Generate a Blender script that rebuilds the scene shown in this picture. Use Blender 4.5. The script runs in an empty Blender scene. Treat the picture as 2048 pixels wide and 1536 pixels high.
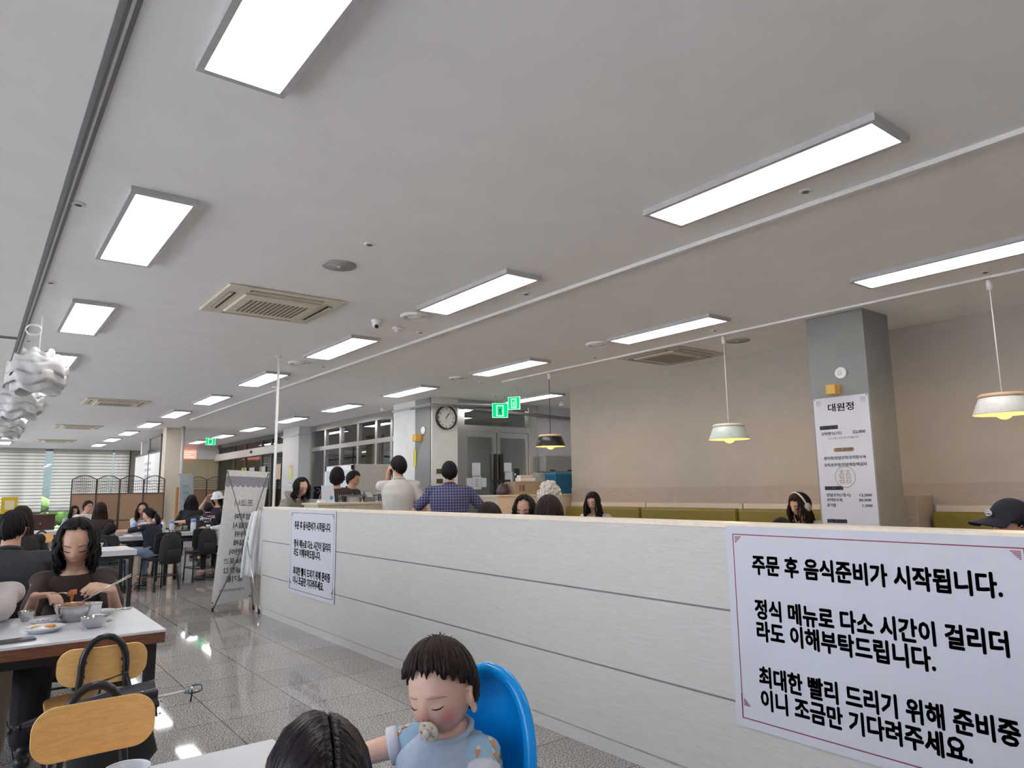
import bpy, bmesh, math, random
import numpy as np
from mathutils import Vector, Matrix, noise
random.seed(7); np.random.seed(7)
SC = bpy.context.scene
COL = SC.collection
PI = math.pi

# ------------------------------------------------------------------ camera
cam_data = bpy.data.cameras.new('camera')
cam_data.sensor_width = 36.0
cam_data.lens = 1410.378 / 2048 * 36.0
cam_data.clip_start = 0.05
cam_data.clip_end = 400
cam = bpy.data.objects.new('camera', cam_data)
COL.objects.link(cam)
_right = Vector((0.7960088605747458, -0.6051380267040016, -0.013336510911098706))
_down = Vector((0.07898277548157467, 0.1256899003170416, -0.988920507490627))
_fwd = Vector((0.6001096691969913, 0.7861361317196143, 0.14784575523564697))
CAMZ = 1.35
m = Matrix.Identity(4)
for i in range(3):
    m[i][0] = _right[i]; m[i][1] = -_down[i]; m[i][2] = -_fwd[i]
m.translation = Vector((0, 0, CAMZ))
cam.matrix_world = m
SC.camera = cam

# ------------------------------------------------------------------ light of the day outside, exposure
SC.view_settings.view_transform = 'Standard'
SC.view_settings.look = 'None'
SC.view_settings.gamma = 1.0
SC.view_settings.exposure = 0.95
SC.view_settings.use_curve_mapping = False
PANEL = 6.5        # radiance of the ceiling panels
world = bpy.data.worlds.new('daylight'); SC.world = world
world.use_nodes = True
wn = world.node_tree.nodes; wn.clear()
wo = wn.new('ShaderNodeOutputWorld'); wb = wn.new('ShaderNodeBackground'); wsky = wn.new('ShaderNodeTexSky')
wsky.sky_type = 'HOSEK_WILKIE'; wsky.turbidity = 4.0; wsky.sun_direction = (-0.55, -0.35, 0.75)
wmix = wn.new('ShaderNodeMixRGB'); wmix.inputs[0].default_value = 0.7; wmix.inputs[2].default_value = (0.80, 0.89, 1.0, 1)
wb.inputs[1].default_value = 6.5
wl = world.node_tree.links
wl.new(wsky.outputs[0], wmix.inputs[1]); wl.new(wmix.outputs[0], wb.inputs[0]); wl.new(wb.outputs[0], wo.inputs[0])

sun_data = bpy.data.lights.new('sun', 'SUN'); sun_data.energy = 24.0; sun_data.angle = 0.01; sun_data.color = (1.0, 0.97, 0.92)
sun = bpy.data.objects.new('sun', sun_data); COL.objects.link(sun); sun.rotation_euler = (math.radians(6), math.radians(22), 0)   # high sun, kept out of the room by the roof

# ------------------------------------------------------------------ materials
MATS = {}
def _nt(name):
    mt = bpy.data.materials.new(name); mt.use_nodes = True
    nt = mt.node_tree; b = nt.nodes['Principled BSDF']
    return mt, nt, b
def lin(c):
    if isinstance(c, str):
        c = tuple(int(c[i:i+2], 16) / 255 for i in (0, 2, 4))
        c = tuple((v / 12.92 if v <= .04045 else ((v + .055) / 1.055) ** 2.4) for v in c)
    return c
def mat(name, col, rough=0.5, metal=0.0, nscale=30.0, namt=0.03, bump=0.0, stretch=None, emit=0.0, spec=None, trans=0.0, subs=0.0):
    """plain surface with a little procedural unevenness in tone and relief"""
    if name in MATS: return MATS[name]
    mt, nt, b = _nt(name)
    col = lin(col)
    tc = nt.nodes.new('ShaderNodeTexCoord')
    ns = nt.nodes.new('ShaderNodeTexNoise'); ns.inputs['Scale'].default_value = nscale; ns.inputs['Detail'].default_value = 4
    if stretch:
        mp = nt.nodes.new('ShaderNodeMapping'); mp.inputs['Scale'].default_value = stretch
        nt.links.new(tc.outputs['Object'], mp.inputs['Vector']); nt.links.new(mp.outputs[0], ns.inputs['Vector'])
    else:
        nt.links.new(tc.outputs['Object'], ns.inputs['Vector'])
    rp = nt.nodes.new('ShaderNodeValToRGB')
    lo = tuple(max(0, c * (1 - namt * 2)) for c in col); hi = tuple(min(1, c * (1 + namt * 2)) for c in col)
    rp.color_ramp.elements[0].position = 0.3; rp.color_ramp.elements[1].position = 0.7
    rp.color_ramp.elements[0].color = (*lo, 1); rp.color_ramp.elements[1].color = (*hi, 1)
    nt.links.new(ns.outputs['Fac'], rp.inputs[0]); nt.links.new(rp.outputs[0], b.inputs['Base Color'])
    b.inputs['Roughness'].default_value = rough; b.inputs['Metallic'].default_value = metal
    if spec is not None: b.inputs['Specular IOR Level'].default_value = spec
    if bump:
        bp = nt.nodes.new('ShaderNodeBump'); bp.inputs['Strength'].default_value = bump; bp.inputs['Distance'].default_value = 0.01
        nt.links.new(ns.outputs['Fac'], bp.inputs['Height']); nt.links.new(bp.outputs[0], b.inputs['Normal'])
    if emit:
        b.inputs['Emission Color'].default_value = (*col, 1); b.inputs['Emission Strength'].default_value = emit
    if trans: b.inputs['Transmission Weight'].default_value = trans
    if subs:
        b.inputs['Subsurface Weight'].default_value = subs; b.inputs['Subsurface Radius'].default_value = (0.012, 0.005, 0.003)
    MATS[name] = mt
    return mt
def glow(name, col, strength):
    if name in MATS: return MATS[name]
    mt = bpy.data.materials.new(name); mt.use_nodes = True; nt = mt.node_tree; nt.nodes.clear()
    o = nt.nodes.new('ShaderNodeOutputMaterial'); e = nt.nodes.new('ShaderNodeEmission')
    e.inputs[0].default_value = (*lin(col), 1); e.inputs[1].default_value = strength
    nt.links.new(e.outputs[0], o.inputs[0]); MATS[name] = mt
    return mt
def pane(name, tint=(0.85, 0.9, 0.88), gloss=0.12):
    """thin sheet glass: clear with a mirror-like share"""
    if name in MATS: return MATS[name]
    mt = bpy.data.materials.new(name); mt.use_nodes = True; nt = mt.node_tree; nt.nodes.clear()
    o = nt.nodes.new('ShaderNodeOutputMaterial'); t = nt.nodes.new('ShaderNodeBsdfTransparent'); g = nt.nodes.new('ShaderNodeBsdfGlossy')
    t.inputs[0].default_value = (*tint, 1); g.inputs['Roughness'].default_value = 0.02
    fr = nt.nodes.new('ShaderNodeFresnel'); fr.inputs[0].default_value = 1.5
    ad = nt.nodes.new('ShaderNodeMath'); ad.operation = 'ADD'; ad.inputs[1].default_value = gloss; ad.use_clamp = True
    mx = nt.nodes.new('ShaderNodeMixShader')
    nt.links.new(fr.outputs[0], ad.inputs[0]); nt.links.new(ad.outputs[0], mx.inputs[0])
    nt.links.new(t.outputs[0], mx.inputs[1]); nt.links.new(g.outputs[0], mx.inputs[2]); nt.links.new(mx.outputs[0], o.inputs[0])
    MATS[name] = mt
    return mt
def wood(name, c1, c2, scale=(1, 12, 12), rough=0.45, ns=6.0):
    if name in MATS: return MATS[name]
    mt, nt, b = _nt(name)
    tc = nt.nodes.new('ShaderNodeTexCoord'); mp = nt.nodes.new('ShaderNodeMapping'); mp.inputs['Scale'].default_value = scale
    n1 = nt.nodes.new('ShaderNodeTexNoise'); n1.inputs['Scale'].default_value = ns; n1.inputs['Detail'].default_value = 8; n1.inputs['Distortion'].default_value = 1.2
    rp = nt.nodes.new('ShaderNodeValToRGB'); rp.color_ramp.elements[0].position = 0.35; rp.color_ramp.elements[1].position = 0.68
    rp.color_ramp.elements[0].color = (*lin(c1), 1); rp.color_ramp.elements[1].color = (*lin(c2), 1)
    nt.links.new(tc.outputs['Object'], mp.inputs[0]); nt.links.new(mp.outputs[0], n1.inputs['Vector'])
    nt.links.new(n1.outputs['Fac'], rp.inputs[0]); nt.links.new(rp.outputs[0], b.inputs['Base Color'])
    b.inputs['Roughness'].default_value = rough
    bp = nt.nodes.new('ShaderNodeBump'); bp.inputs['Strength'].default_value = 0.06; bp.inputs['Distance'].default_value = 0.01
    nt.links.new(n1.outputs['Fac'], bp.inputs['Height']); nt.links.new(bp.outputs[0], b.inputs['Normal'])
    MATS[name] = mt
    return mt
def floor_material():
    mt, nt, b = _nt('polished granite tiles')
    N = nt.nodes.new; L = nt.links.new
    geo = N('ShaderNodeNewGeometry'); sep = N('ShaderNodeSeparateXYZ'); L(geo.outputs['Position'], sep.inputs[0])
    def line(sock, off):
        a = N('ShaderNodeMath'); a.operation = 'SUBTRACT'; a.inputs[1].default_value = off; L(sock, a.inputs[0])
        d = N('ShaderNodeMath'); d.operation = 'DIVIDE'; d.inputs[1].default_value = 0.51; L(a.outputs[0], d.inputs[0])
        f = N('ShaderNodeMath'); f.operation = 'FRACT'; L(d.outputs[0], f.inputs[0])
        s = N('ShaderNodeMath'); s.operation = 'SUBTRACT'; s.inputs[1].default_value = 0.5; L(f.outputs[0], s.inputs[0])
        ab = N('ShaderNodeMath'); ab.operation = 'ABSOLUTE'; L(s.outputs[0], ab.inputs[0])
        g = N('ShaderNodeMath'); g.operation = 'GREATER_THAN'; g.inputs[1].default_value = 0.494; L(ab.outputs[0], g.inputs[0])
        fl = N('ShaderNodeMath'); fl.operation = 'FLOOR'; L(d.outputs[0], fl.inputs[0])
        return g.outputs[0], fl.outputs[0]
    gx, ix = line(sep.outputs[0], 1.31); gy, iy = line(sep.outputs[1], 5.65)
    mx = N('ShaderNodeMath'); mx.operation = 'MAXIMUM'; L(gx, mx.inputs[0]); L(gy, mx.inputs[1])
    cb = N('ShaderNodeCombineXYZ'); L(ix, cb.inputs[0]); L(iy, cb.inputs[1])
    wn_ = N('ShaderNodeTexWhiteNoise'); L(cb.outputs[0], wn_.inputs['Vector'])
    n1 = N('ShaderNodeTexNoise'); n1.inputs['Scale'].default_value = 120; n1.inputs['Detail'].default_value = 4; L(geo.outputs['Position'], n1.inputs['Vector'])
    n2 = N('ShaderNodeTexVoronoi'); n2.inputs['Scale'].default_value = 150; L(geo.outputs['Position'], n2.inputs['Vector'])
    r1 = N('ShaderNodeValToRGB'); cr = r1.color_ramp
    cr.elements[0].position = 0.36; cr.elements[0].color = (0.07, 0.068, 0.066, 1); cr.elements[1].position = 0.62; cr.elements[1].color = (0.68, 0.65, 0.61, 1)
    e = cr.elements.new(0.5); e.color = (0.35, 0.33, 0.31, 1)
    L(n1.outputs['Fac'], r1.inputs[0])
    m1 = N('ShaderNodeMixRGB'); m1.blend_type = 'MULTIPLY'; m1.inputs[0].default_value = 0.45; L(r1.outputs[0], m1.inputs[1])
    bw = N('ShaderNodeRGBToBW'); L(n2.outputs['Color'], bw.inputs[0])
    m0 = N('ShaderNodeMapRange'); m0.inputs['To Min'].default_value = 0.55; m0.inputs['To Max'].default_value = 1.3; L(bw.outputs[0], m0.inputs['Value']); L(m0.outputs[0], m1.inputs[2])
    tv = N('ShaderNodeMapRange'); tv.inputs['To Min'].default_value = 0.9; tv.inputs['To Max'].default_value = 1.1; L(wn_.outputs['Value'], tv.inputs['Value'])
    m2 = N('ShaderNodeMixRGB'); m2.blend_type = 'MULTIPLY'; m2.inputs[0].default_value = 1; L(m1.outputs[0], m2.inputs[1]); L(tv.outputs[0], m2.inputs[2])
    m3 = N('ShaderNodeMixRGB'); m3.inputs[2].default_value = (0.03, 0.03, 0.034, 1); L(mx.outputs[0], m3.inputs[0]); L(m2.outputs[0], m3.inputs[1])
    L(m3.outputs[0], b.inputs['Base Color'])
    b.inputs['Roughness'].default_value = 0.045; b.inputs['Specular IOR Level'].default_value = 0.5
    return mt

M = dict(
    ceiling=mat('matt ceiling paint', (0.84, 0.84, 0.84), 0.9, nscale=3, namt=0.012),
    wallbeige=mat('beige wall paint', (0.42, 0.385, 0.335), 0.85, nscale=4, namt=0.02),
    wallwhite=mat('off white wall paint', (0.72, 0.72, 0.71), 0.8, nscale=4, namt=0.02),
    colgrey=mat('grey column paint', (0.25, 0.26, 0.25), 0.7, nscale=3, namt=0.04),
    white=mat('white plastic', (0.78, 0.78, 0.78), 0.4), frame=mat('pale aluminium frame', (0.45, 0.45, 0.46), 0.5),
    steel=mat('stainless steel', (0.62, 0.61, 0.59), 0.22, 1.0, nscale=60, namt=0.04), dark=mat('dark gap', (0.03, 0.03, 0.03), 0.7),
    chrome=mat('polished steel', (0.55, 0.55, 0.55), 0.14, 1.0), black=mat('black enamel', (0.016, 0.014, 0.016), 0.35),
    blackfab=mat('black fabric', (0.018, 0.019, 0.02), 0.85, nscale=120, bump=0.1), greydark=mat('dark grey metal', (0.12, 0.12, 0.125), 0.5),
    track=mat('grey channel', (0.24, 0.24, 0.25), 0.55), cream=mat('cream laminate', (0.70, 0.61, 0.49), 0.4),
    partition=wood('whitewashed wood panel', (0.54, 0.51, 0.475), (0.61, 0.585, 0.555), (26, 1.2, 26), 0.5),
    bandwood=wood('pale wood wall band', (0.34, 0.295, 0.25), (0.42, 0.37, 0.315), (26, 1.2, 26), 0.5),
    green=mat('olive leatherette', (0.19, 0.16, 0.022), 0.45, nscale=40, bump=0.03), paper=mat('white paper', (0.58, 0.585, 0.63), 0.6, nscale=5, namt=0.01),
    ink=mat('black ink', (0.018, 0.016, 0.03), 0.6), redink=mat('wine red ink', (0.25, 0.02, 0.06), 0.6), greyink=mat('grey ink', (0.22, 0.22, 0.24), 0.6),
    ply=wood('light oak plywood', (0.76, 0.42, 0.135), (0.88, 0.53, 0.20), (2.0, 20, 20), 0.4, 5), walnut=wood('walnut edge', (0.13, 0.045, 0.025), (0.22, 0.085, 0.05), (2, 20, 20), 0.45),
    tablewhite=mat('white table laminate', (0.64, 0.66, 0.70), 0.25, nscale=4, namt=0.01), rubber=mat('black rubber', (0.02, 0.02, 0.02), 0.7),
    orange=mat('orange yellow plastic', (0.60, 0.33, 0.05), 0.5), blueplastic=mat('bright blue plastic', (0.0, 0.36, 0.95), 0.22, nscale=5, namt=0.02),
    navy=mat('navy print', (0.012, 0.012, 0.06), 0.5), glass=pane('clear glass', (0.86, 0.855, 0.87), 0.06), glassdark=pane('smoked glass', (0.60, 0.62, 0.61), 0.16),
    tumbler=pane('clear tumbler', (0.9, 0.93, 0.95), 0.1),
    skin=mat('skin', (0.55, 0.31, 0.205), 0.5, nscale=9, namt=0.05, subs=0.06), skinpale=mat('pale skin', (0.62, 0.38, 0.27), 0.5, nscale=9, namt=0.05, subs=0.06),
    skinbaby=mat('baby skin', (0.72, 0.445, 0.325), 0.48, nscale=9, namt=0.04, subs=0.08), hair=mat('black hair', (0.009, 0.007, 0.008), 0.55, spec=.22, nscale=200, namt=0.3, bump=0.25, stretch=(1, 1, .15)),
    hairbrown=mat('dark brown hair', (0.022, 0.010, 0.008), 0.55, spec=.22, nscale=200, namt=0.3, bump=0.25, stretch=(1, 1, .15)), hairwhite=mat('white hair', (0.60, 0.55, 0.48), 0.7, nscale=150, namt=0.2, bump=0.3),
    lip=mat('lips', (0.45, 0.17, 0.14), 0.45), eyewhite=mat('eye white', (0.75, 0.73, 0.7), 0.25), brow=mat('brow hair', (0.10, 0.055, 0.04), 0.8), lash=mat('lash', (0.02, 0.012, 0.012), 0.6),
)

def blush(base, name, spots, col, r):
    """the same skin with ruddier patches at some places of it"""
    mt = base.copy(); mt.name = name; nt = mt.node_tree; b = nt.nodes['Principled BSDF']; src = b.inputs['Base Color'].links[0].from_socket
    tc = nt.nodes.new('ShaderNodeTexCoord')
    for p in spots:
        d = nt.nodes.new('ShaderNodeVectorMath'); d.operation = 'DISTANCE'; d.inputs[1].default_value = tuple(p); nt.links.new(tc.outputs['Object'], d.inputs[0])
        mr = nt.nodes.new('ShaderNodeMapRange'); mr.interpolation_type = 'SMOOTHSTEP'; mr.inputs['From Min'].default_value = r; mr.inputs['From Max'].default_value = r*.2; mr.inputs['To Max'].default_value = .75; nt.links.new(d.outputs['Value'], mr.inputs['Value'])
        mx = nt.nodes.new('ShaderNodeMixRGB'); mx.inputs[2].default_value = (*col, 1); nt.links.new(mr.outputs[0], mx.inputs[0]); nt.links.new(src, mx.inputs[1]); src = mx.outputs[0]
    nt.links.new(src, b.inputs['Base Color']); return mt
# ------------------------------------------------------------------ mesh helpers
def link(name, me, m=None, parent=None, smooth=False):
    o = bpy.data.objects.new(name, me); COL.objects.link(o)
    if m is not None:
        for k in (m if isinstance(m, (list, tuple)) else [m]): me.materials.append(k)
    if parent is not None: o.parent = parent
    if smooth:
        for p in me.polygons: p.use_smooth = True
    return o
class MB:
    """collects shapes into one mesh"""
    def __init__(s): s.v = []; s.f = []; s.mi = []; s.cur = 0
    def mat(s, i): s.cur = i; return s
    def add(s, vs, fs):
        n = len(s.v); s.v += [tuple(v) for v in vs]; s.f += [tuple(i + n for i in f) for f in fs]; s.mi += [s.cur] * len(fs); return s
    def box(s, a, b, M4=None):
        x0, y0, z0 = a; x1, y1, z1 = b
        vs = [(x0,y0,z0),(x1,y0,z0),(x1,y1,z0),(x0,y1,z0),(x0,y0,z1),(x1,y0,z1),(x1,y1,z1),(x0,y1,z1)]
        if M4 is not None: vs = [M4 @ Vector(v) for v in vs]
        return s.add(vs, [(0,3,2,1),(4,5,6,7),(0,1,5,4),(1,2,6,5),(2,3,7,6),(3,0,4,7)])
    def cbox(s, c, d, M4=None):
        return s.box([c[i]-d[i]/2 for i in range(3)], [c[i]+d[i]/2 for i in range(3)], M4)
    def tube(s, pts, r, n=8, closed=False, cap=True):
        pts = [Vector(p) for p in pts]; k = len(pts); R = r if isinstance(r, (list, tuple)) else [r] * k
        vs = []; fs = []; up = None
        for i, p in enumerate(pts):
            if closed: t = pts[(i+1) % k] - pts[i-1]
            else: t = pts[min(i+1, k-1)] - pts[max(i-1, 0)]
            if t.length < 1e-9: t = Vector((0,0,1))
            t.normalize()
            if up is None: up = Vector((0,0,1)) if abs(t.z) < .9 else Vector((1,0,0))
            a = t.cross(up)
            if a.length < 1e-6: a = t.cross(Vector((1,0.3,0)))
            a.normalize(); b = a.cross(t); up = b
            for j in range(n):
                an = 2*PI*j/n
                vs.append(p + (a*math.cos(an) + b*math.sin(an))*R[i])
        for i in range(k if closed else k-1):
            i2 = (i+1) % k
            for j in range(n):
                j2 = (j+1) % n
                fs.append((i*n+j, i*n+j2, i2*n+j2, i2*n+j))
        if cap and not closed:
            fs.append(tuple(range(n))[::-1]); fs.append(tuple((k-1)*n+j for j in range(n)))
        return s.add(vs, fs)
    def cyl(s, a, b, r, n=16, r2=None): return s.tube([a, b], [r, r if r2 is None else r2], n)
    def lathe(s, prof, n=24, c=(0,0,0), M4=None):
        vs = []; fs = []; k = len(prof)
        for (r, z) in prof:
            for j in range(n):
                an = 2*PI*j/n; v = Vector((r*math.cos(an), r*math.sin(an), z))
                v = (M4 @ v) if M4 is not None else v + Vector(c)
                vs.append(v)
        for i in range(k-1):
            for j in range(n):
                j2 = (j+1) % n; fs.append((i*n+j, i*n+j2, (i+1)*n+j2, (i+1)*n+j))
        if prof[0][0] > 1e-5: fs.append(tuple(range(n))[::-1])
        if prof[-1][0] > 1e-5: fs.append(tuple((k-1)*n+j for j in range(n)))
        return s.add(vs, fs)
    def ball(s, c, r, n=14, M4=None):
        rx, ry, rz = r if isinstance(r, (tuple, list)) else (r, r, r)
        vs = []; fs = []; k = n//2
        for i in range(k+1):
            th = PI*i/k
            for j in range(n):
                ph = 2*PI*j/n; v = Vector((rx*math.sin(th)*math.cos(ph), ry*math.sin(th)*math.sin(ph), rz*math.cos(th)))
                if M4 is not None: v = M4.to_3x3() @ v
                vs.append(v + Vector(c))
        for i in range(k):
            for j in range(n):
                j2 = (j+1) % n; fs.append((i*n+j, (i+1)*n+j, (i+1)*n+j2, i*n+j2))
        return s.add(vs, fs)
    def cap(s, a, ra, b, rb, n=10):
        """tapered limb with round ends"""
        a = Vector(a); b = Vector(b); t = (b-a)
        if t.length < 1e-6: return s.ball(a, ra, n)
        t.normalize(); pts = []; rs = []
        for q in (0.98, 0.8, 0.5): pts.append(a - t*ra*q); rs.append(ra*math.sqrt(1-q*q))
        pts.append(a); rs.append(ra); pts.append((a+b)/2); rs.append((ra+rb)/2); pts.append(b); rs.append(rb)
        for q in (0.5, 0.8, 0.98): pts.append(b + t*rb*q); rs.append(rb*math.sqrt(1-q*q))
        return s.tube(pts, rs, n)
    def loft(s, rings, n=16):
        """rings: (centre, side vector, front vector)"""
        vs = []; fs = []; k = len(rings)
        for (c, a, b) in rings:
            c = Vector(c); a = Vector(a); b = Vector(b)
            for j in range(n):
                an = 2*PI*j/n; ca, sa = math.cos(an), math.sin(an)
                ex = 0.82
                vs.append(c + a*math.copysign(abs(ca)**ex, ca) + b*math.copysign(abs(sa)**ex, sa))
        for i in range(k-1):
            for j in range(n):
                j2 = (j+1) % n; fs.append((i*n+j, i*n+j2, (i+1)*n+j2, (i+1)*n+j))
        fs.append(tuple(range(n))[::-1]); fs.append(tuple((k-1)*n+j for j in range(n)))
        return s.add(vs, fs)
    def prism(s, outline, t, M4=None):
        """outline in local x,z; thickness t along local y, centred"""
        n = len(outline); vs = [Vector((x, -t/2, z)) for x, z in outline] + [Vector((x, t/2, z)) for x, z in outline]
        if M4 is not None: vs = [M4 @ v for v in vs]
        fs = [tuple(range(n)), tuple(range(2*n-1, n-1, -1))] + [(i, i+n, (i+1) % n + n, (i+1) % n) for i in range(n)]
        return s.add(vs, fs)
    def me(s, name):
        me = bpy.data.meshes.new(name); me.from_pydata(s.v, [], s.f); me.update()
        bm = bmesh.new(); bm.from_mesh(me); bmesh.ops.recalc_face_normals(bm, faces=bm.faces); bm.to_mesh(me); bm.free()
        if len(me.polygons) == len(s.mi): me.polygons.foreach_set('material_index', s.mi)
        return me
    def build(s, name, m, parent=None, smooth=False, bevel=0.0):
        o = link(name, s.me(name), m, parent, smooth)
        if bevel:
            md = o.modifiers.new('soft edge', 'BEVEL'); md.width = bevel; md.segments = 2; md.limit_method = 'ANGLE'
        return o
def shade(o, ang=40):
    for p in o.data.polygons: p.use_smooth = True
    try: o.data.set_sharp_from_angle(angle=math.radians(ang))
    except Exception: pass
    return o
def tag(o, label, cat, group=None, kind=None):
    o['label'] = label; o['category'] = cat
    if group: o['group'] = group
    if kind: o['kind'] = kind
    return o
def struct(o): o['kind'] = 'structure'; return o
def empty(name, loc=(0,0,0), rz=0.0):
    o = bpy.data.objects.new(name, None); o.empty_display_size = 0.1; COL.objects.link(o); o.location = loc; o.rotation_euler = (0,0,rz); return o
def dup(o, loc=None, rz=None):
    def cp(a, par):
        c = a.copy(); COL.objects.link(c)
        if par is not None: c.parent = par
        for ch in list(a.children): cp(ch, c)
        return c
    r = cp(o, None)
    if loc is not None: r.location = loc
    if rz is not None: r.rotation_euler = (0,0,rz)
    return r
def kids_mat(o, m): return o
def rrect(w, h, r, n=6):
    pts = []
    for cx, cz, a0 in ((w/2-r, h/2-r, 0), (-w/2+r, h/2-r, PI/2), (-w/2+r, -h/2+r, PI), (w/2-r, -h/2+r, 1.5*PI)):
        for i in range(n+1): a = a0 + PI/2*i/n; pts.append((cx + r*math.cos(a), cz + r*math.sin(a)))
    return pts
def frame_from(o, right, up):
    """matrix whose local x = right, local y = up, local z = right x up"""
    r = Vector(right).normalized(); u = Vector(up).normalized(); n = r.cross(u)
    m = Matrix.Identity(4)
    for i in range(3): m[i][0] = r[i]; m[i][1] = u[i]; m[i][2] = n[i]
    m.translation = Vector(o); return m
_TMP = None
def to_mesh_alone(tmp, name):
    """evaluates one object (with its modifiers) in a small scene of its own"""
    sc = bpy.data.scenes.new('bake'); sc.collection.objects.link(tmp); vl = sc.view_layers[0]; vl.update()
    me = bpy.data.meshes.new_from_object(tmp.evaluated_get(vl.depsgraph)); me.name = name
    bpy.data.objects.remove(tmp); bpy.data.scenes.remove(sc)
    return me
def puff(me, f):
    n = len(me.vertices); co = np.empty(n*3, np.float32); no = np.empty(n*3, np.float32)
    me.vertices.foreach_get('co', co); me.vertices.foreach_get('normal', no); co = co.reshape(-1, 3); no = no.reshape(-1, 3)
    d = np.array([f(Vector(c)) for c in co.tolist()], np.float32); co += no*d[:, None]
    me.vertices.foreach_set('co', co.ravel()); me.update()
def text(body, M4, height, m, parent=None, name='lettering', bold=0.0, align='LEFT', width=None, depth=0.0006, mirror=False, space=1.0):
    """words as flat mesh letters; height = height of a full glyph; width squeezes the line to fit"""
    cu = bpy.data.curves.new(name, 'FONT'); cu.body = body; cu.align_x = align; cu.size = height*1.12; cu.space_character = space
    cu.extrude = depth/2; cu.resolution_u = 2
    me = to_mesh_alone(bpy.data.objects.new(name, cu), name)
    if bold:
        n = len(me.vertices); co = np.empty(n*3, np.float32); me.vertices.foreach_get('co', co); co = co.reshape(-1, 3); fs = [tuple(p.vertices) for p in me.polygons]
        vs = []; ff = []
        for q, (dx, dy) in enumerate([(0, 0)]+[(math.cos(a), math.sin(a)) for a in [PI/4*i for i in range(8)]]):
            vs += [(x+dx*bold*height, y+dy*bold*height, z) for x, y, z in co.tolist()]; ff += [tuple(i+q*n for i in f) for f in fs]
        bpy.data.meshes.remove(me); me = bpy.data.meshes.new(name); me.from_pydata(vs, [], ff); me.update()
    if len(me.vertices):
        xs = [v.co.x for v in me.vertices]
        if width:
            w = max(xs) - min(xs); k = width/max(w, 1e-6)
            for v in me.vertices: v.co.x *= k
        if mirror:
            for v in me.vertices: v.co.x *= -1
        me.transform(M4)
    me.materials.clear()
    return link(name, me, m, parent)
# ------------------------------------------------------------------ the room
CZ = 3.013
def slab(name, a, b, m): return struct(MB().box(a, b).build(name, m))
fl = slab('floor', (-4.2, -3.2, -0.2), (12.2, 30.6, 0.0), floor_material())
ce = slab('ceiling', (-4.2, -3.2, CZ), (12.2, 30.6, CZ+0.2), M['ceiling'])
slab('wall_back', (-4.2, -3.2, 0), (12.2, -3.0, CZ), M['wallwhite'])
slab('wall_right', (7.85, -3.0, 0), (8.05, 8.70, CZ), M['wallbeige'])
slab('wall_kitchen', (9.90, 8.0, 0), (10.1, 11.1, CZ), M['wallwhite'])
slab('wall_outer', (12.0, -3.0, 0), (12.2, 30.4, CZ), M['wallwhite'])
slab('wall_kitchen_front', (8.05, 7.95, 0), (9.9, 8.1, CZ), M['wallwhite'])
struct(MB().box((-120, -90, -0.6), (-4.2, 120, -0.21)).box((-4.2, 30.6, -0.6), (60, 120, -0.21)).build('ground_outside', mat('sunlit paving', (0.46, 0.445, 0.44), 0.9, nscale=0.6)))  # pale ground added to bounce sun and sky light up onto the ceiling
struct(MB().box((-40, 38, -0.62), (120, 120, -0.20)).build('lawn_outside', mat('lawn', (0.09, 0.13, 0.04), 0.95, nscale=1.5, namt=0.2)))
# window wall on the left, out of the picture but lighting it
mb = MB()
mb.box((-4.2, -3, 0), (-4.0, 30.4, 0.45)); mb.box((-4.2, -3, 2.8), (-4.0, 30.4, CZ))
ys = [-3.0, 1.0, 5.2, 9.4, 13.6, 17.8, 22.0, 26.2, 30.4]
for y in ys: mb.box((-4.2, max(-3, y-0.25), 0.45), (-4.0, min(30.4, y+0.25), 2.8))
struct(mb.build('wall_left', M['wallwhite']))
for i in range(len(ys)-1):
    y0, y1 = ys[i]+0.25, ys[i+1]-0.25
    w = struct(empty('window_%d' % (i+1), (-4.1, (y0+y1)/2, 0.45)))
    f = MB(); L = (y1-y0)/2
    for yy in (-L+.03, 0, L-.03): f.cbox((0, yy, 1.175), (0.06, 0.06, 2.35))
    for zz in (0.03, 2.32): f.cbox((0, 0, zz), (0.06, 2*L, 0.06))
    f.build('window_frame', M['greydark'], w)
    MB().cbox((0, 0, 1.175), (0.008, 2*L-.06, 2.29)).build('window_pane', M['glass'], w)
# far glazed wall
mb = MB()
for x in (-4.0, -2.6, -1.2, 0.2, 1.25, 3.2, 4.75): mb.box((x-0.05, 30.3, 0), (x+0.05, 30.42, CZ))
mb.box((-4, 30.3, 0.0), (4.8, 30.42, 0.10)); mb.box((-4, 30.3, 2.93), (4.8, 30.42, CZ)); mb.box((-4, 30.32, 0.78), (4.8, 30.4, 0.84))
w = struct(empty('window_9', (0, 0, 0)))
mb.build('window_frame', M['greydark'], w)
MB().box((-4, 30.35, 0.1), (4.75, 30.358, 2.93)).build('window_pane', M['glass'], w)
slab('wall_far', (4.8, 30.2, 0), (12.2, 30.4, CZ), M['wallbeige'])
slab('wall_olive', (5.3, 26.0, 0), (6.86, 26.2, 2.55), mat('olive beige wall', (0.45, 0.40, 0.27), 0.8))
slab('wall_red_band_back', (5.3, 26.05, 2.55), (6.86, 26.2, CZ), M['wallwhite'])
slab('column_pillar', (3.84, 19.45, 0), (4.2, 19.85, CZ), mat('cream pillar paint', (0.62, 0.55, 0.45), 0.8))
slab('column_thin', (4.25, 25.0, 0), (4.42, 25.17, CZ), M['wallwhite'])
bo_ = MB().box((-30, 58, -.2), (40, 66, 7)); bo_ = bo_.build('building_outside', mat('grey teal facade', (.055, .075, .08), .7, nscale=.5, namt=.1)); tag(bo_, 'grey building seen through the gap between the far blinds', 'building')
hg_ = MB()
rg_ = random.Random(2)
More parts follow.
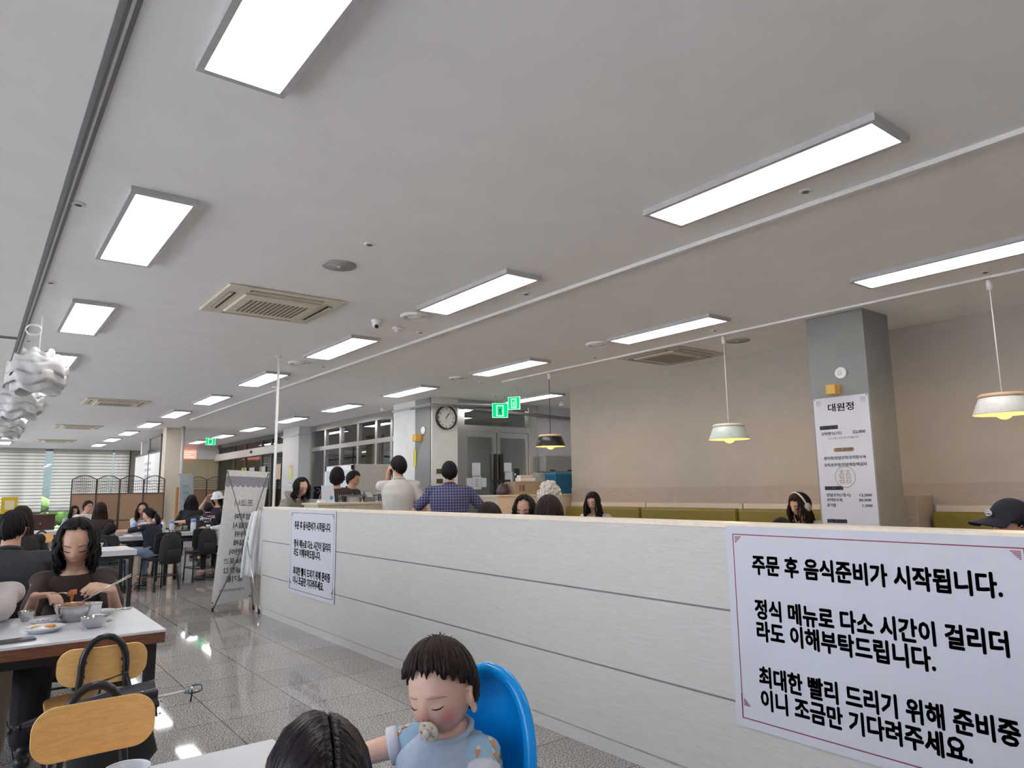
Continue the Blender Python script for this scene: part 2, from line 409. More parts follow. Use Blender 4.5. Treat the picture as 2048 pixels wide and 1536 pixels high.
for i in range(150): hg_.ball((-6+12*rg_.random(), 40+1.6*rg_.random(), -.2+1.25*rg_.random()), .25+.2*rg_.random(), 7)
hg_ = hg_.build('hedge_outside', mat('hedge leaves', (.05, .105, .02), .9, nscale=9, namt=.25), smooth=True); tag(hg_, 'green hedge outside below the far blinds', 'hedge', kind='stuff')
# columns
def trim_col(name, a, b, m, split=None):
    return slab(name, a, b, m)
slab('column_menu', (6.615, 3.17, 0), (7.12, 3.74, CZ), M['colgrey'])
mb = MB(); mb.mat(0).box((6.48, 10.93, 0), (7.05, 11.45, CZ)); mb.mat(1).box((6.505, 10.90, 0), (7.05, 10.935, CZ)); mb.mat(1).box((6.47, 11.45, 0), (6.9, 12.30, CZ))
struct(mb.build('column_clock', [M['colgrey'], M['wallwhite']]))
slab('column_far', (6.52, 17.45, 0), (7.0, 18.6, CZ), mat('pale grey column', (0.55, 0.55, 0.54), 0.7))
slab('trim_1', (6.44, 10.86, 2.86), (7.10, 12.32, 2.90), M['frame'])
slab('trim_2', (6.48, 17.41, 2.78), (7.03, 18.64, 2.82), M['frame'])
mb = MB(); mb.tube([(7.1, 10.88, 2.87), (9.9, 10.88, 2.78)], 0.03); mb.tube([(6.35, 11.4, 2.84), (6.35, 10.8, 2.84), (8.0, 10.8, 2.93)], 0.02)
tag(mb.build('ceiling_conduit', M['track'], smooth=True), 'grey conduit pipes running under the ceiling over the glass double doors', 'pipe')
# stainless glazed wall between the two grey columns
def glazing(name, x, y0, y1, mull, transom, ztop=CZ):
    w = struct(empty(name, (x, y0, 0)))
    f = MB()
    for y in mull: f.box((-0.04, y-y0-0.05, 0), (0.05, y-y0+0.05, ztop-0.005))
    f.box((-0.05, 0, transom), (0.06, y1-y0, transom+0.10)); f.box((-0.05, 0, ztop-0.16), (0.06, y1-y0, ztop-0.005)); f.box((-0.05, 0, 0), (0.06, y1-y0, 0.12))
    f.build('window_frame', M['steel'], w)
    MB().box((0.0, 0, 0.12), (0.008, y1-y0, ztop-0.16)).build('window_pane', M['glassdark'], w)
glazing('window_10', 6.86, 12.3, 17.45, (12.42, 13.05, 13.75, 14.65, 15.6, 16.5, 17.38), 2.36)
# room seen dimly through that glass
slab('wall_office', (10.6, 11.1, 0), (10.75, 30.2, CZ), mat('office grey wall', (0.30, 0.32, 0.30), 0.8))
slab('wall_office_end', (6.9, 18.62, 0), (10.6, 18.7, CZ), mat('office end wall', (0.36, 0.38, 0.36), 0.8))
# sliding entrance
def entrance():
    w = struct(empty('door_1', (6.86, 18.7, 0)))
    f = MB(); L = 26.0-18.7
    for y in (0.06, 1.75, 2.6, 4.2, 5.4, 7.2): f.box((-0.03, y-0.035, 0), (0.04, y+0.035, CZ))
    f.box((-0.03, 0, CZ-0.12), (0.04, L, CZ-.004)); f.box((-0.03, 0, 0), (0.04, L, 0.06))
    f.build('door_frame', M['greydark'], w)
    MB().box((-0.14, 0.0, 2.46), (0.05, L, 2.68)).build('door_header', mat('silver door header', (0.66, 0.65, 0.60), 0.4), w)
    MB().cbox((-0.15, 3.2, 2.58), (0.03, 0.16, 0.07)).build('motion_sensor', M['dark'], w)
    MB().box((0.0, 0, 0.06), (0.008, L, CZ-.12)).build('door_pane', M['glass'], w)
entrance()
# glass double door facing us
def double_door():
    w = struct(empty('door_2', (7.09, 10.96, 0)))
    W = 1.73; S = M['steel']
    f = MB()
    f.box((-0.04, -0.06, 0), (0.11, 0.08, CZ-.06)); f.box((W-0.09, -0.06, 0), (W+0.10, 0.08, CZ-.06)); f.box((0.11, -0.05, 2.44), (W-.09, 0.07, 2.55)); f.box((-0.04, -0.05, CZ-.06), (W+.1, 0.07, CZ-.004)); f.box((0.11, -.05, CZ-.12), (W-.09, .07, CZ-.06))
    f.build('door_frame', S, w)
    MB().box((0.1, 0, 2.54), (W-.09, 0.01, CZ-.12)).build('transom_pane', M['glassdark'], w)
    for x0, x1, hx in ((0.12, 0.855, 0.80), (0.88, W-.10, 0.95)):
        d = MB()
        d.box((x0, -0.03, 0.02), (x0+0.07, 0.03, 2.43)); d.box((x1-0.07, -0.03, 0.02), (x1, 0.03, 2.43)); d.box((x0+.07, -0.03, 2.33), (x1-.07, 0.03, 2.43)); d.box((x0+.07, -0.03, 0.02), (x1-.07, 0.03, 0.16))
        lf = d.build('door_leaf', S, w)
        MB().box((x0+.07, -0.004, 0.16), (x1-.07, 0.004, 2.33)).build('door_pane', M['glassdark'], lf)
        MB().box((hx-0.025, -0.09, 0.75), (hx+0.025, -0.06, 2.02)).cyl((hx, -0.06, 0.85), (hx, 0, 0.85), 0.015).cyl((hx, -0.06, 1.9), (hx, 0, 1.9), 0.015).build('door_handle', M['black'], lf)
double_door()
mb = MB(); mb.box((8.92, 10.96, 0), (9.9, 11.06, CZ)); struct(mb.build('wall_kitchen_back', mat('lilac white wall', (0.60, 0.58, 0.60), 0.8)))
slab('wall_room_behind', (7.05, 14.4, 0), (10.6, 14.5, CZ), M['wallwhite'])
# wood band along the right wall
mb = MB().box((7.82, -2.9, 1.14), (7.85, 8.68, 1.35)); mb.box((7.815, -2.9, 1.335), (7.85, 8.68, 1.355)); mb.box((7.818, -2.9, 1.135), (7.85, 8.68, 1.15))
struct(mb.build('trim_3', M['bandwood']))
# ceiling channels and battens
mb = MB(); mb.mat(0).box((0.272, -3, CZ-0.012), (0.292, 30.2, CZ)); mb.mat(0).box((0.318, -3, CZ-0.006), (0.338, 30.2, CZ)); mb.mat(1).box((0.292, -3, CZ-0.02), (0.306, 30.2, CZ)); mb.mat(2).box((0.306, -3, CZ-0.016), (0.318, 30.2, CZ))
for y in (9.0, 17.5): mb.mat(0).box((-4, y-.03, CZ-0.012), (0.272, y-.01, CZ)); mb.mat(1).box((-4, y-.01, CZ-0.02), (0.272, y+.01, CZ)); mb.mat(0).box((-4, y+.01, CZ-0.012), (0.272, y+.03, CZ))
struct(mb.build('ceiling_trim', [M['track'], M['greydark'], M['white']]))
struct(MB().box((3.83, -3, CZ-0.028), (3.87, 17.0, CZ)).build('ceiling_trim_batten', mat('pale batten', (.66, .67, .66), .6)))
# ------------------------------------------------------------------ ceiling lights
DIFF = glow('lit panel', (1.0, 0.965, 0.95), PANEL)
def make_panel():
    r = empty('ceiling_light')
    W, L, fw, dr = 0.349, 1.39, 0.028, 0.035
    f = MB()
    for a, b in (((-W/2, -L/2), (W/2, -L/2+fw)), ((-W/2, L/2-fw), (W/2, L/2)), ((-W/2, -L/2+fw), (-W/2+fw, L/2-fw)), ((W/2-fw, -L/2+fw), (W/2, L/2-fw))):
        f.box((a[0], a[1], -dr), (b[0], b[1], 0))
    f.build('frame', M['frame'], r)
    MB().box((-W/2+fw, -L/2+fw, -dr+0.006), (W/2-fw, L/2-fw, -dr+0.012)).build('diffuser', DIFF, r)
    return r
proto = None
rows = [('row by the dark channel', 0.743, -1, 9), ('middle row', 3.289, -2, 10), ('row by the pendant rail', 5.735, -2, 10)]
ordn = ['first', 'second', 'third', 'fourth', 'fifth', 'sixth', 'seventh', 'eighth', 'ninth', 'tenth', 'eleventh', 'twelfth', 'thirteenth']
for rn, x, k0, k1 in rows:
    for q, k in enumerate(range(k0, k1)):
        y = 4.823 + 2.769*k
        if y > 29.4: continue
        o = make_panel() if proto is None else dup(proto)
        if proto is None: proto = o
        o.location = (x, y, CZ)
        tag(o, 'lit white ceiling panel, %s from the camera in the %s' % (ordn[q], rn), 'ceiling light', 'ceiling light panels')
for x, y, l in ((8.0, 12.6, 'behind the glass double doors'), (8.9, 14.0, 'deeper behind the glass double doors, right'), (8.2, 15.9, 'behind the stainless glazed wall, near half'), (8.6, 17.6, 'behind the stainless glazed wall, far half')):
    o = dup(proto); o.location = (x, y, CZ); tag(o, 'added ceiling panel brightening the room ' + l, 'ceiling light', 'ceiling light panels')  # panels added to brighten the dark rooms behind the glass
o = dup(proto); o.location = (8.08, 9.95, CZ); tag(o, 'lit white ceiling panel in front of the glass double doors', 'ceiling light', 'ceiling light panels')
# ceiling cassette air conditioners
ACW = mat('cassette plastic', (0.66, 0.61, 0.49), 0.5)
def make_ac(label, x, y, m):
    r = empty('air_conditioner', (x, y, CZ)); tag(r, label, 'air conditioner', 'ceiling cassettes')
    W, L = 1.0, 0.97; b = MB()
    b.loft([((0,0,0), (W/2*1.0,0,0), (0,L/2,0)), ((0,0,-0.02), (W/2*.99,0,0), (0,L/2*.99,0))], 4)
    b = MB(); b.box((-W/2, -L/2, -0.022), (W/2, L/2, -0.001)); b.build('surround', m, r, bevel=0.012)
    MB().box((-.33, -.33, -0.045), (.33, .33, -0.02)).build('centre_panel', m, r, bevel=0.02)
    g = MB()
    for i in range(13):
        for j in range(9):
            g.cbox((-.24+i*.04, -.2+j*.05, -0.0455), (0.022, 0.034, 0.003))
    g.build('grille', mat('grille slots', (0.14, 0.125, 0.10), 0.7), r)
    for (cx, cy, sx, sy) in ((0, -.41, .62, .05), (0, .41, .62, .05), (-.42, 0, .05, .6), (.42, 0, .05, .6)):
        s = MB(); s.cbox((cx, cy, -0.0225), (sx, sy, 0.004)); so = s.build('air_slot', M['dark'], r)
        v = MB(); v.cbox((cx*1.02, cy*1.02, -0.026), (sx*.97, sy*.45 if sy < sx else sy*.97, 0.006) if sx > sy else (sx*.45, sy*.97, 0.006)); v.build('louvre', m, so)
    return r
make_ac('large ceiling cassette air conditioner, the nearest one, beige grille with dark slots', 2.02, 6.17, ACW)
make_ac('ceiling cassette air conditioner second along the room from the nearest beige one', 1.98, 14.47, ACW)
make_ac('ceiling cassette air conditioner third along the room, seen nearly edge on', 1.98, 20.1, ACW)
make_ac('farthest ceiling cassette air conditioner, close to the window blinds', 1.98, 25.6, ACW)
make_ac('ceiling cassette air conditioner over the green bench beside the grey column', 6.97, 5.8, mat('beige cassette', (0.55, 0.50, 0.43), 0.6))
# round diffusers and speakers
def ring(x, y, label, R=0.145, solid=False):
    r = empty('ceiling_speaker' if solid else 'ceiling_diffuser', (x, y, CZ)); tag(r, label, 'speaker' if solid else 'air diffuser', 'round ceiling fittings')
    b = MB()
    if solid:
        b.lathe([(R, 0), (R, -0.008), (R-.01, -0.012), (0.03, -0.012), (0.028, -0.014), (0, -0.014)], 32); b.build('grille_plate', mat('speaker grey', (0.34, 0.34, 0.33), 0.6), r, True)
        MB().lathe([(0.014, -0.013), (0.012, -0.018), (0, -0.018)], 12).build('centre_cap', M['white'], r)
    else:
        b.lathe([(R, 0), (R, -0.012), (R-.025, -0.03), (R-.045, -0.012), (R-.045, 0)], 32); b.build('outer_ring', M['white'], r, True)
        MB().lathe([(R-.06, -0.002), (R-.07, -0.022), (0, -0.026)], 32).build('inner_disc', M['white'], r, True)
ring(2.05, 4.78, 'flat grey round ceiling speaker near the beige cassette air conditioner', 0.125, True)
ring(3.27, 5.8, 'white round ceiling diffuser beside the dome camera'); ring(3.27, 8.81, 'white round ceiling diffuser between the ceiling lights above the white pole')
ring(5.67, 8.75, 'white round ceiling diffuser over the man in the plaid shirt', 0.14); ring(5.68, 5.78, 'white round ceiling diffuser between two lit panels near the pendant rail')
ring(6.9, 4.75, 'flat round ceiling plate beyond the white pendant over the bench', 0.14, True)
sp = None
spots = [(.367,4.58,'nearest one, above the first left panels'), (.378,6.46,'next to the dark ceiling channel above the paper shades'), (.378,9.1,'beside the first ruffled paper shade'), (3.66,2.01,'under the large lit panel at right'), (6.29,2.02,'beside the cord of the rightmost pendant'), (6.23,4.56,'beside the cord of the middle pendant'), (3.67,4.59,'beside the long white batten before the dome camera'), (3.67,6.39,'beside the smoke detector'), (6.24,6.42,'between middle and black pendants'), (6.21,8.93,'near the black pendant, over the doors'), (3.64,8.93,'above the white pole beside the batten'), (3.6,10.2,'past the white pole beside the batten'), (2.03,4.23,'small one near the grey ceiling speaker')]
for x, y, l in spots:
    if sp is None:
        o = empty('sprinkler_head'); MB().lathe([(0.038, 0), (0.036, -0.006), (0.02, -0.01), (0.02, 0)], 20).build('rosette', M['white'], o, True)
        MB().lathe([(0.02, 0), (0.018, -0.012), (0.010, -0.015), (0, -0.015)], 14).build('nozzle', M['greydark'], o, True); sp = o
    else: o = dup(sp)
    o.location = (x, y, CZ); tag(o, 'ceiling sprinkler head, ' + l, 'sprinkler', 'ceiling sprinklers')
# dome camera, smoke detector, small sensors
o = empty('dome_camera', (3.05, 6.17, CZ)); tag(o, 'white ceiling dome security camera with a black eye', 'security camera')
MB().lathe([(0.055, 0), (0.055, -0.02), (0.045, -0.03), (0, -0.03)], 24).build('base', M['white'], o, True)
MB().ball((0, 0, -0.045), 0.044, 18).build('dome', M['white'], o, True)
MB().ball((-.014, -.022, -0.068), (0.022, 0.022, 0.022), 14).build('eye', M['black'], o, True)
o = empty('smoke_detector', (3.37, 6.34, CZ)); tag(o, 'small white smoke detector beside the long white batten', 'smoke detector')
MB().lathe([(0.055, 0), (0.055, -0.02), (0.04, -0.025)], 20).build('base', M['white'], o, True); MB().lathe([(0.04, -0.022), (0.03, -0.05), (0, -0.055)], 20).build('sensor_cone', M['white'], o, True)
o = empty('bullet_camera', (6.1, 12.05, CZ)); tag(o, 'white security camera on a bracket near the clock column', 'security camera')
MB().cyl((0,0,0), (0,0,-.1), .015).build('bracket', M['white'], o, True); MB().tube([(.03,.08,-.12), (-.03,-.09,-.15)], .035).build('housing', M['white'], o, True)
o = empty('ceiling_sensor', (8.85, 10.05, CZ)); tag(o, 'small white ceiling fitting right of the green exit signs', 'sensor'); MB().lathe([(.03,0), (.03,-.05), (.045,-.06), (.045,-.1), (0,-.1)], 16).build('body', M['white'], o, True)
# ------------------------------------------------------------------ long low partition
def partition():
    r = empty('low_partition', (2.738, 0, 0)); tag(r, 'long low partition of whitewashed boards with a cream cap, notices taped on it', 'partition')
    y0, y1 = -1.6, 8.39
    core = MB(); core.box((0.008, y0, 0), (0.125, y1-.002, 1.165)); core.build('core', M['cream'], r)
    b = MB()
    for z0, z1 in ((0.070, 0.416), (0.426, 0.798), (0.808, 1.165)): b.box((0, y0, z0), (0.009, y1, z1)); b.box((0.124, y0, z0), (0.133, y1, z1)); b.box((0, y1-.004, z0), (0.133, y1+.005, z1))
    b.build('boards', M['partition'], r)
    g = MB().box((0.005, y0, 0.40), (0.0085, y1-.001, 0.82)); g.build('board_joint', mat('grey joint', (.22, .21, .21), .7), r)
    MB().box((-0.004, y0, 1.165), (0.137, y1+.008, 1.188)).build('cap', mat('pale cream cap', (0.80, 0.70, 0.56), 0.4), r, bevel=0.003)
    MB().box((-0.012, y0, 0), (0.145, y1+0.10, 0.065)).build('plinth', M['partition'], r)
partition()
# ------------------------------------------------------------------ notices on the partition (same wording)
LINES = [('주문 후 음식준비가 시작됩니다.', 0.985, 0.945), ('정식 메뉴로 다소 시간이 걸리더', 0.800, 0.945), ('라도 이해부탁드립니다.', 0.710, 0.712), ('최대한 빨리 드리기 위해 준비중', 0.524, 0.95), ('이니 조금만 기다려주세요.', 0.432, 0.80)]
def notice(yl, label, ink, line):
    r = empty('notice_sheet', (2.735, yl, 0.33)); tag(r, label, 'notice')
    W, H = 1.18, 0.845
    b = MB(); n = 20
    vs = []; fs = []
    for t in (0, -0.0012):
        for j in range(n+1):
            for i in (0, 1):
                y = -i*W; z = H*j/n; lift = 0.003*max(0, 1-j/3.0)**2
                vs.append((-0.0015 - lift + t, y, z))
    for s_ in (0, 1):
        o_ = s_*(n+1)*2
        for j in range(n): a = o_+2*j; fs.append((a, a+1, a+3, a+2))
    b.add(vs, fs); b.build('sheet', M['paper'], r)
    f = MB(); t = 0.004; i0 = 0.034
    x0, x1 = -0.0032, -0.0028
    f.box((x0, -W+i0, H-i0-t), (x1, -i0, H-i0)); f.box((x0-.0026, -W+i0, i0), (x1-.002, -i0, i0+t)); f.box((x0, -i0-t, i0+.09), (x1, -i0, H-i0)); f.box((x0, -W+i0, i0+.09), (x1, -W+i0+t, H-i0))
    f.box((x0-.0026, -i0-t, i0), (x1, -i0, i0+.10)); f.box((x0-.0026, -W+i0, i0), (x1, -W+i0+t, i0+.10))
    for cy in (-i0-.012, -W+i0+.012):
        for cz in (i0+.055, H-i0-.012):
            sg = 1 if cz > .4 else -1; sy = -1 if cy > -.5 else 1
            for q in range(5): f.box((x0-.0022, min(cy, cy+sy*.006*(5-q)), cz-sg*q*.006-.0014), (x1, max(cy, cy+sy*.006*(5-q)), cz-sg*q*.006+.0014))
    f.build('border', line, r)
    for body, z, w in LINES:
        M4 = frame_from((-0.0034, -0.125, z-0.33-.004), (0, -1, 0), (0, 0, 1))
        text(body, M4, 0.0785, ink, r, bold=0.043, width=w)
    return r
notice(2.003, 'large white notice, bold black lettering, wine red border, near end of the partition', M['ink'], M['redink'])
notice(7.485, 'white notice with black border taped near the far end of the partition', M['ink'], M['ink'])
# ------------------------------------------------------------------ menu sheet and fittings on the grey column
def menu_sheet():
    X = 6.612
    r = empty('menu_sheet', (X, 3.45, 0.35)); tag(r, 'tall white price list sheet on the grey column', 'menu')
    MB().box((-0.003, -0.27, 0), (0, 0.272, 1.845)).build('sheet', M['paper'], r)
    def put(s_, yl, yr, z, h, m, bold=0.02): text(s_, frame_from((-0.0036, yl-3.45, z-.35), (0, -1, 0), (0, 0, 1)), h, m, r, bold=bold, width=abs(yl-yr))
    gi = M['ink']
    put('대원정', 3.584, 3.328, 2.062, 0.075, gi, 0.02)
    def bar(yl, yr, z, h): MB().box((-0.0036, yr-3.45, z-.35), (-0.003, yl-3.45, z+h-.35)).build('heading_bar', M['ink'], r)
    for (yl, yr, z, h, s_) in ((3.676, 3.493, 1.885, 0.038, '정식메뉴'), (3.672, 3.490, 1.303, 0.036, '추가메뉴'), (3.672, 3.478, 0.992, 0.035, '주류 및 음료')):
        bar(yl, yr, z, h); text(s_, frame_from((-0.0042, yl-3.45-.035, z-.35+.007), (0, -1, 0), (0, 0, 1)), 0.026, M['paper'], r, width=abs(yl-yr)-.07, bold=.01)
    put('꼬막정식(1인)', 3.667, 3.463, 1.832, 0.031, gi); put('22,000', 3.355, 3.234, 1.832, 0.034, gi)
    put('1인 1메뉴 주문 부탁드립니다.', 3.600, 3.305, 1.788, 0.021, M['redink'], 0.0)
    tan = mat('tan print', (0.30, 0.17, 0.09), 0.6)
    MB().prism(rrect(0.20, 0.038, 0.018), 0.0006, frame_from((-0.0034, 0.003, 1.334), (0, -1, 0), (1, 0, 0)) @ Matrix.Rotation(0, 4, 'X')).build('heading_pill', tan, r)
    put('기본 상차림', 3.535, 3.371, 1.672, 0.026, M['paper'])
    put('광어회/양념꼬막/꼬막탕수육', 3.660, 3.247, 1.594, 0.032, gi); put('꼬막초무침/양념게장/떡갈비', 3.662, 3.248, 1.528, 0.032, gi)
    put('양념꼬막(1접시)', 3.663, 3.425, 1.243, 0.030, gi); put('12,000', 3.348, 3.232, 1.243, 0.030, gi)
    put('꼬막탕수육', 3.663, 3.508, 1.197, 0.030, gi); put('20,000', 3.350, 3.234, 1.197, 0.030, gi)
    put('공기밥', 3.665, 3.574, 1.148, 0.030, gi); put('1,000', 3.328, 3.235, 1.147, 0.030, gi)
    put('소주', 3.665, 3.605, 0.941, 0.028, gi); put('5,000', 3.327, 3.241, 0.939, 0.028, gi)
    seal = mat('faded gold print', (0.42, 0.32, 0.22), 0.6)
    c = MB(); pts = [(-0.0034, 0.012+0.098*math.cos(a), 1.077+0.098*math.sin(a)) for a in [2*PI*i/40 for i in range(40)]]
    c.tube(pts, 0.0032, 4, closed=True)
    for sy in (-1, 1):
        oy = 0.012 - sy*0.032
        for (a, b_) in (((-.022, .055), (.022, .055)), ((-.013, .040), (.013, .040)), ((0, .068), (0, .040)), ((-.02, .026), (.02, .026)), ((-.02, .026), (-.02, .006)), ((.02, .026), (.02, .006)), ((-.02, .006), (.02, .006)), ((-.026, -.012), (.026, -.012)), ((-.012, -.004), (-.012, -.012)), ((.012, -.004), (.012, -.012)), ((-.02, -.03), (.02, -.03)), ((-.02, -.03), (-.02, -.056)), ((.02, -.03), (.02, -.056)), ((-.02, -.056), (.02, -.056))):
            c.tube([(-0.0034, oy-a[0], 1.077+a[1]), (-0.0034, oy-b_[0], 1.077+b_[1])], 0.0030, 4)
    c.build('seal_print', seal, r)
    k = MB()
    for sy in (-1, 1):
        y = sy*.235
        for q in (0, .014, .028): k.tube([(-.0033, y-sy*q, 1.82), (-.0033, y-sy*q, 1.765)], .0012, 4); k.tube([(-.0033, y+sy*.01, 1.815-q), (-.0033, y-sy*.045, 1.815-q)], .0012, 4)
    k.build('corner_ornament', M['greyink'], r)
    p = MB()
    for y in (-.258, .258): p.cyl((-0.004, y, 1.835), (-0.008, y, 1.835), 0.006, 8)
    p.build('pin', M['greydark'], r)
menu_sheet()
def wall_disc(name, c, R, label):
    o = empty(name, c); tag(o, label, 'alarm'); M4 = Matrix.Rotation(-PI/2, 4, 'Y')
    b = MB(); b.lathe([(R, 0), (R, 0.012), (R-.008, 0.022), (R*.55, 0.024), (R*.5, 0.018), (R*.32, 0.018), (R*.28, 0.03), (0, 0.032)], 28, M4=M4); b.build('body', M['white'], o, True)
wall_disc('alarm_speaker', (6.614, 3.42, 2.42), 0.058, 'round white alarm speaker on the grey column above the price list')
wall_disc('alarm_speaker', (6.469, 11.14, 2.43), 0.07, 'round white alarm speaker on the clock column')
def emer_box(c, s_, label):
    o = empty('wall_lamp_box', c); tag(o, label, 'wall box')
    MB().box((-s_, -s_/2, -s_/2), (0, s_/2, s_/2)).build('body', M['orange'], o, bevel=0.004); MB().box((-s_-.002, -s_*.42, -s_*.42), (-s_, s_*.42, s_*.42)).build('front_panel', mat('amber panel', (0.68, 0.40, 0.07), 0.4), o)
emer_box((6.614, 3.49, 2.262), 0.095, 'orange box on the grey column just above the price list')
emer_box((6.469, 11.25, 2.30), 0.13, 'orange box on the clock column under the white disc')
# ------------------------------------------------------------------ clock
def clock():
    o = empty('wall_clock', (6.785, 10.90, 2.655)); tag(o, 'round black rimmed clock on the white column face', 'clock')
    R = 0.215; M4 = Matrix.Rotation(PI/2, 4, 'X')
    MB().lathe([(R-.02, 0.0), (R, 0.0), (R, 0.06), (R-.012, 0.07), (R-.022, 0.06), (R-.022, 0.0), (R-.02, 0)], 48, M4=M4).build('rim', M['black'], o, True)
    MB().lathe([(R-.021, 0.005), (R-.021, 0.034), (0, 0.034)], 48, M4=M4).build('dial', M['white'], o)
    for i in range(1, 13):
        a = PI/2 - i*PI/6; rr = R*.74
        text(str(i), frame_from((rr*math.cos(a), -0.0350, rr*math.sin(a)-.020), (1, 0, 0), (0, 0, 1)), 0.046, M['ink'], o, 'numeral', 0.02, 'CENTER')
    for nm, ang, L, w in (('hour_hand', 57, .085, .012), ('minute_hand', 52, .135, .008)):
        a = math.radians(ang); MB().tube([(-.03*math.cos(a), -.039, -.03*math.sin(a)), (L*math.cos(a), -.039, L*math.sin(a))], w/2, 6).build(nm, M['black'], o)
    text('QUARTZ', frame_from((0, -0.0350, -0.07), (1, 0, 0), (0, 0, 1)), 0.016, M['greyink'], o, 'dial_print', 0, 'CENTER')
clock()
for i, z in enumerate((1.69, 1.515)):
    MB_ = MB().box((6.60, 10.885, z-.04), (6.73, 10.90, z+.04)); tag(MB_.build('switch_plate', mat('olive plate', (0.07, 0.08, 0.03), 0.5), bevel=.004), ('upper' if i == 0 else 'lower') + ' dark switch plate on the white column beside the plaid shirt man', 'switch')
o = MB().box((6.462, 11.40, 1.80), (6.470, 11.50, 2.10)).build('yellow_sticker', mat('yellow print', (0.62, 0.58, 0.08), 0.6)); tag(o, 'yellow vertical sticker on the white edge of the clock column', 'sign')
# papers on the glass double door
for nm, x, z0, z1, w, l in (('paper_sheet', 7.475, 1.60, 1.85, .19, 'upper white sheet on the left leaf of the glass door'), ('paper_sheet', 7.49, 1.36, 1.61, .20, 'lower printed white sheet on the left leaf of the glass door'), ('paper_sheet', 7.32, 1.39, 1.57, .13, 'small sheet at the left edge on the left leaf of the glass door'), ('paper_sheet', 7.65, 1.40, 1.57, .11, 'small sheet at the right edge on the left leaf of the glass door'), ('paper_sheet', 8.21, 1.68, 1.86, .18, 'upper white sheet on the right leaf of the glass door'), ('paper_sheet', 8.23, 1.50, 1.69, .18, 'lower white sheet on the right leaf of the glass door')):
    o = empty(nm, (x, 10.925, z0)); tag(o, l, 'paper'); MB().box((-w/2, 0, 0), (w/2, 0.002, z1-z0)).build('sheet', M['paper'], o)
    if 'printed' in l:
        t = MB()
        for q in range(5): t.box((-.045+.006*(q % 2), -.0012, .05+q*.03), (.045-.01*(q % 3), 0, .06+q*.03))
        t.build('print', M['greyink'], o)
# exit signs
EXG = glow('exit green', (0.0, 0.50, 0.17), .85); EXW = glow('exit white', (0.62, 1.0, 0.75), .55)
def exit_sign(c, w, h, rz, label, arrow=False):
    o = empty('exit_sign', c, rz); tag(o, label, 'exit sign')
    MB().box((-w/2, -.012, -h), (w/2, .012, 0)).build('body', EXG, o)
    MB().box((-w/2-.006, -.013, -h-.006), (w/2+.006, .008, -h+.004)).box((-w/2-.006, -.013, -.004), (w/2+.006, .008, .006)).box((-w/2-.006, -.013, -h), (-w/2+.004, .008, 0)).box((w/2-.004, -.013, -h), (w/2+.006, .008, 0)).build('rim', EXW, o)
    f = MB(); y = -.014
    f.box((-w*.24, y, -h*.92), (w*.20, y+.0015, -h*.84)); f.box((-w*.26, y, -h*.9), (-w*.18, y+.0015, -h*.12)); f.box((w*.16, y, -h*.9), (w*.24, y+.0015, -h*.12)); f.box((-w*.26, y, -h*.2), (w*.24, y+.0015, -h*.12))
    f.build('doorway_pictogram', EXW, o)
    p = MB(); s_ = h*.9
    p.ball((0.01, y, -h*.32), (.045*s_, .002, .045*s_), 10); p.tube([(0, y, -h*.40), (-.02*s_, y, -h*.60)], .05*s_, 6); p.tube([(-.02*s_, y, -h*.60), (.10*s_, y, -h*.70), (.06*s_, y, -h*.84)], .028*s_, 6); p.tube([(-.02*s_, y, -h*.60), (-.06*s_, y, -h*.74), (-.16*s_, y, -h*.80)], .028*s_, 6); p.tube([(0, y, -h*.42), (.12*s_, y, -h*.50)], .02*s_, 6); p.tube([(0, y, -h*.42), (-.11*s_, y, -h*.46), (-.14*s_, y, -h*.56)], .02*s_, 6)
    p.build('running_figure', EXW if arrow else mat('exit dark green', (0.0, 0.22, 0.09), 0.6), o)
    hg = MB(); t = CZ-c[2]
    if t > .01: hg.cyl((-w*.3, 0, 0), (-w*.3, 0, t), .006, 6).cyl((w*.3, 0, 0), (w*.3, 0, t), .006, 6).build('hanger', M['frame'], o)
exit_sign((7.36, 10.0, 2.86), 0.27, 0.25, math.radians(-30), 'square lit green exit sign in front of the glass double doors')
exit_sign((6.91, 9.0, 2.83), 0.20, 0.20, math.radians(-62), 'narrow lit green exit sign beside the black pendant cord', True)
exit_sign((5.63, 22.3, 2.99), 0.26, 0.20, math.radians(-20), 'small lit green exit sign far down the room')
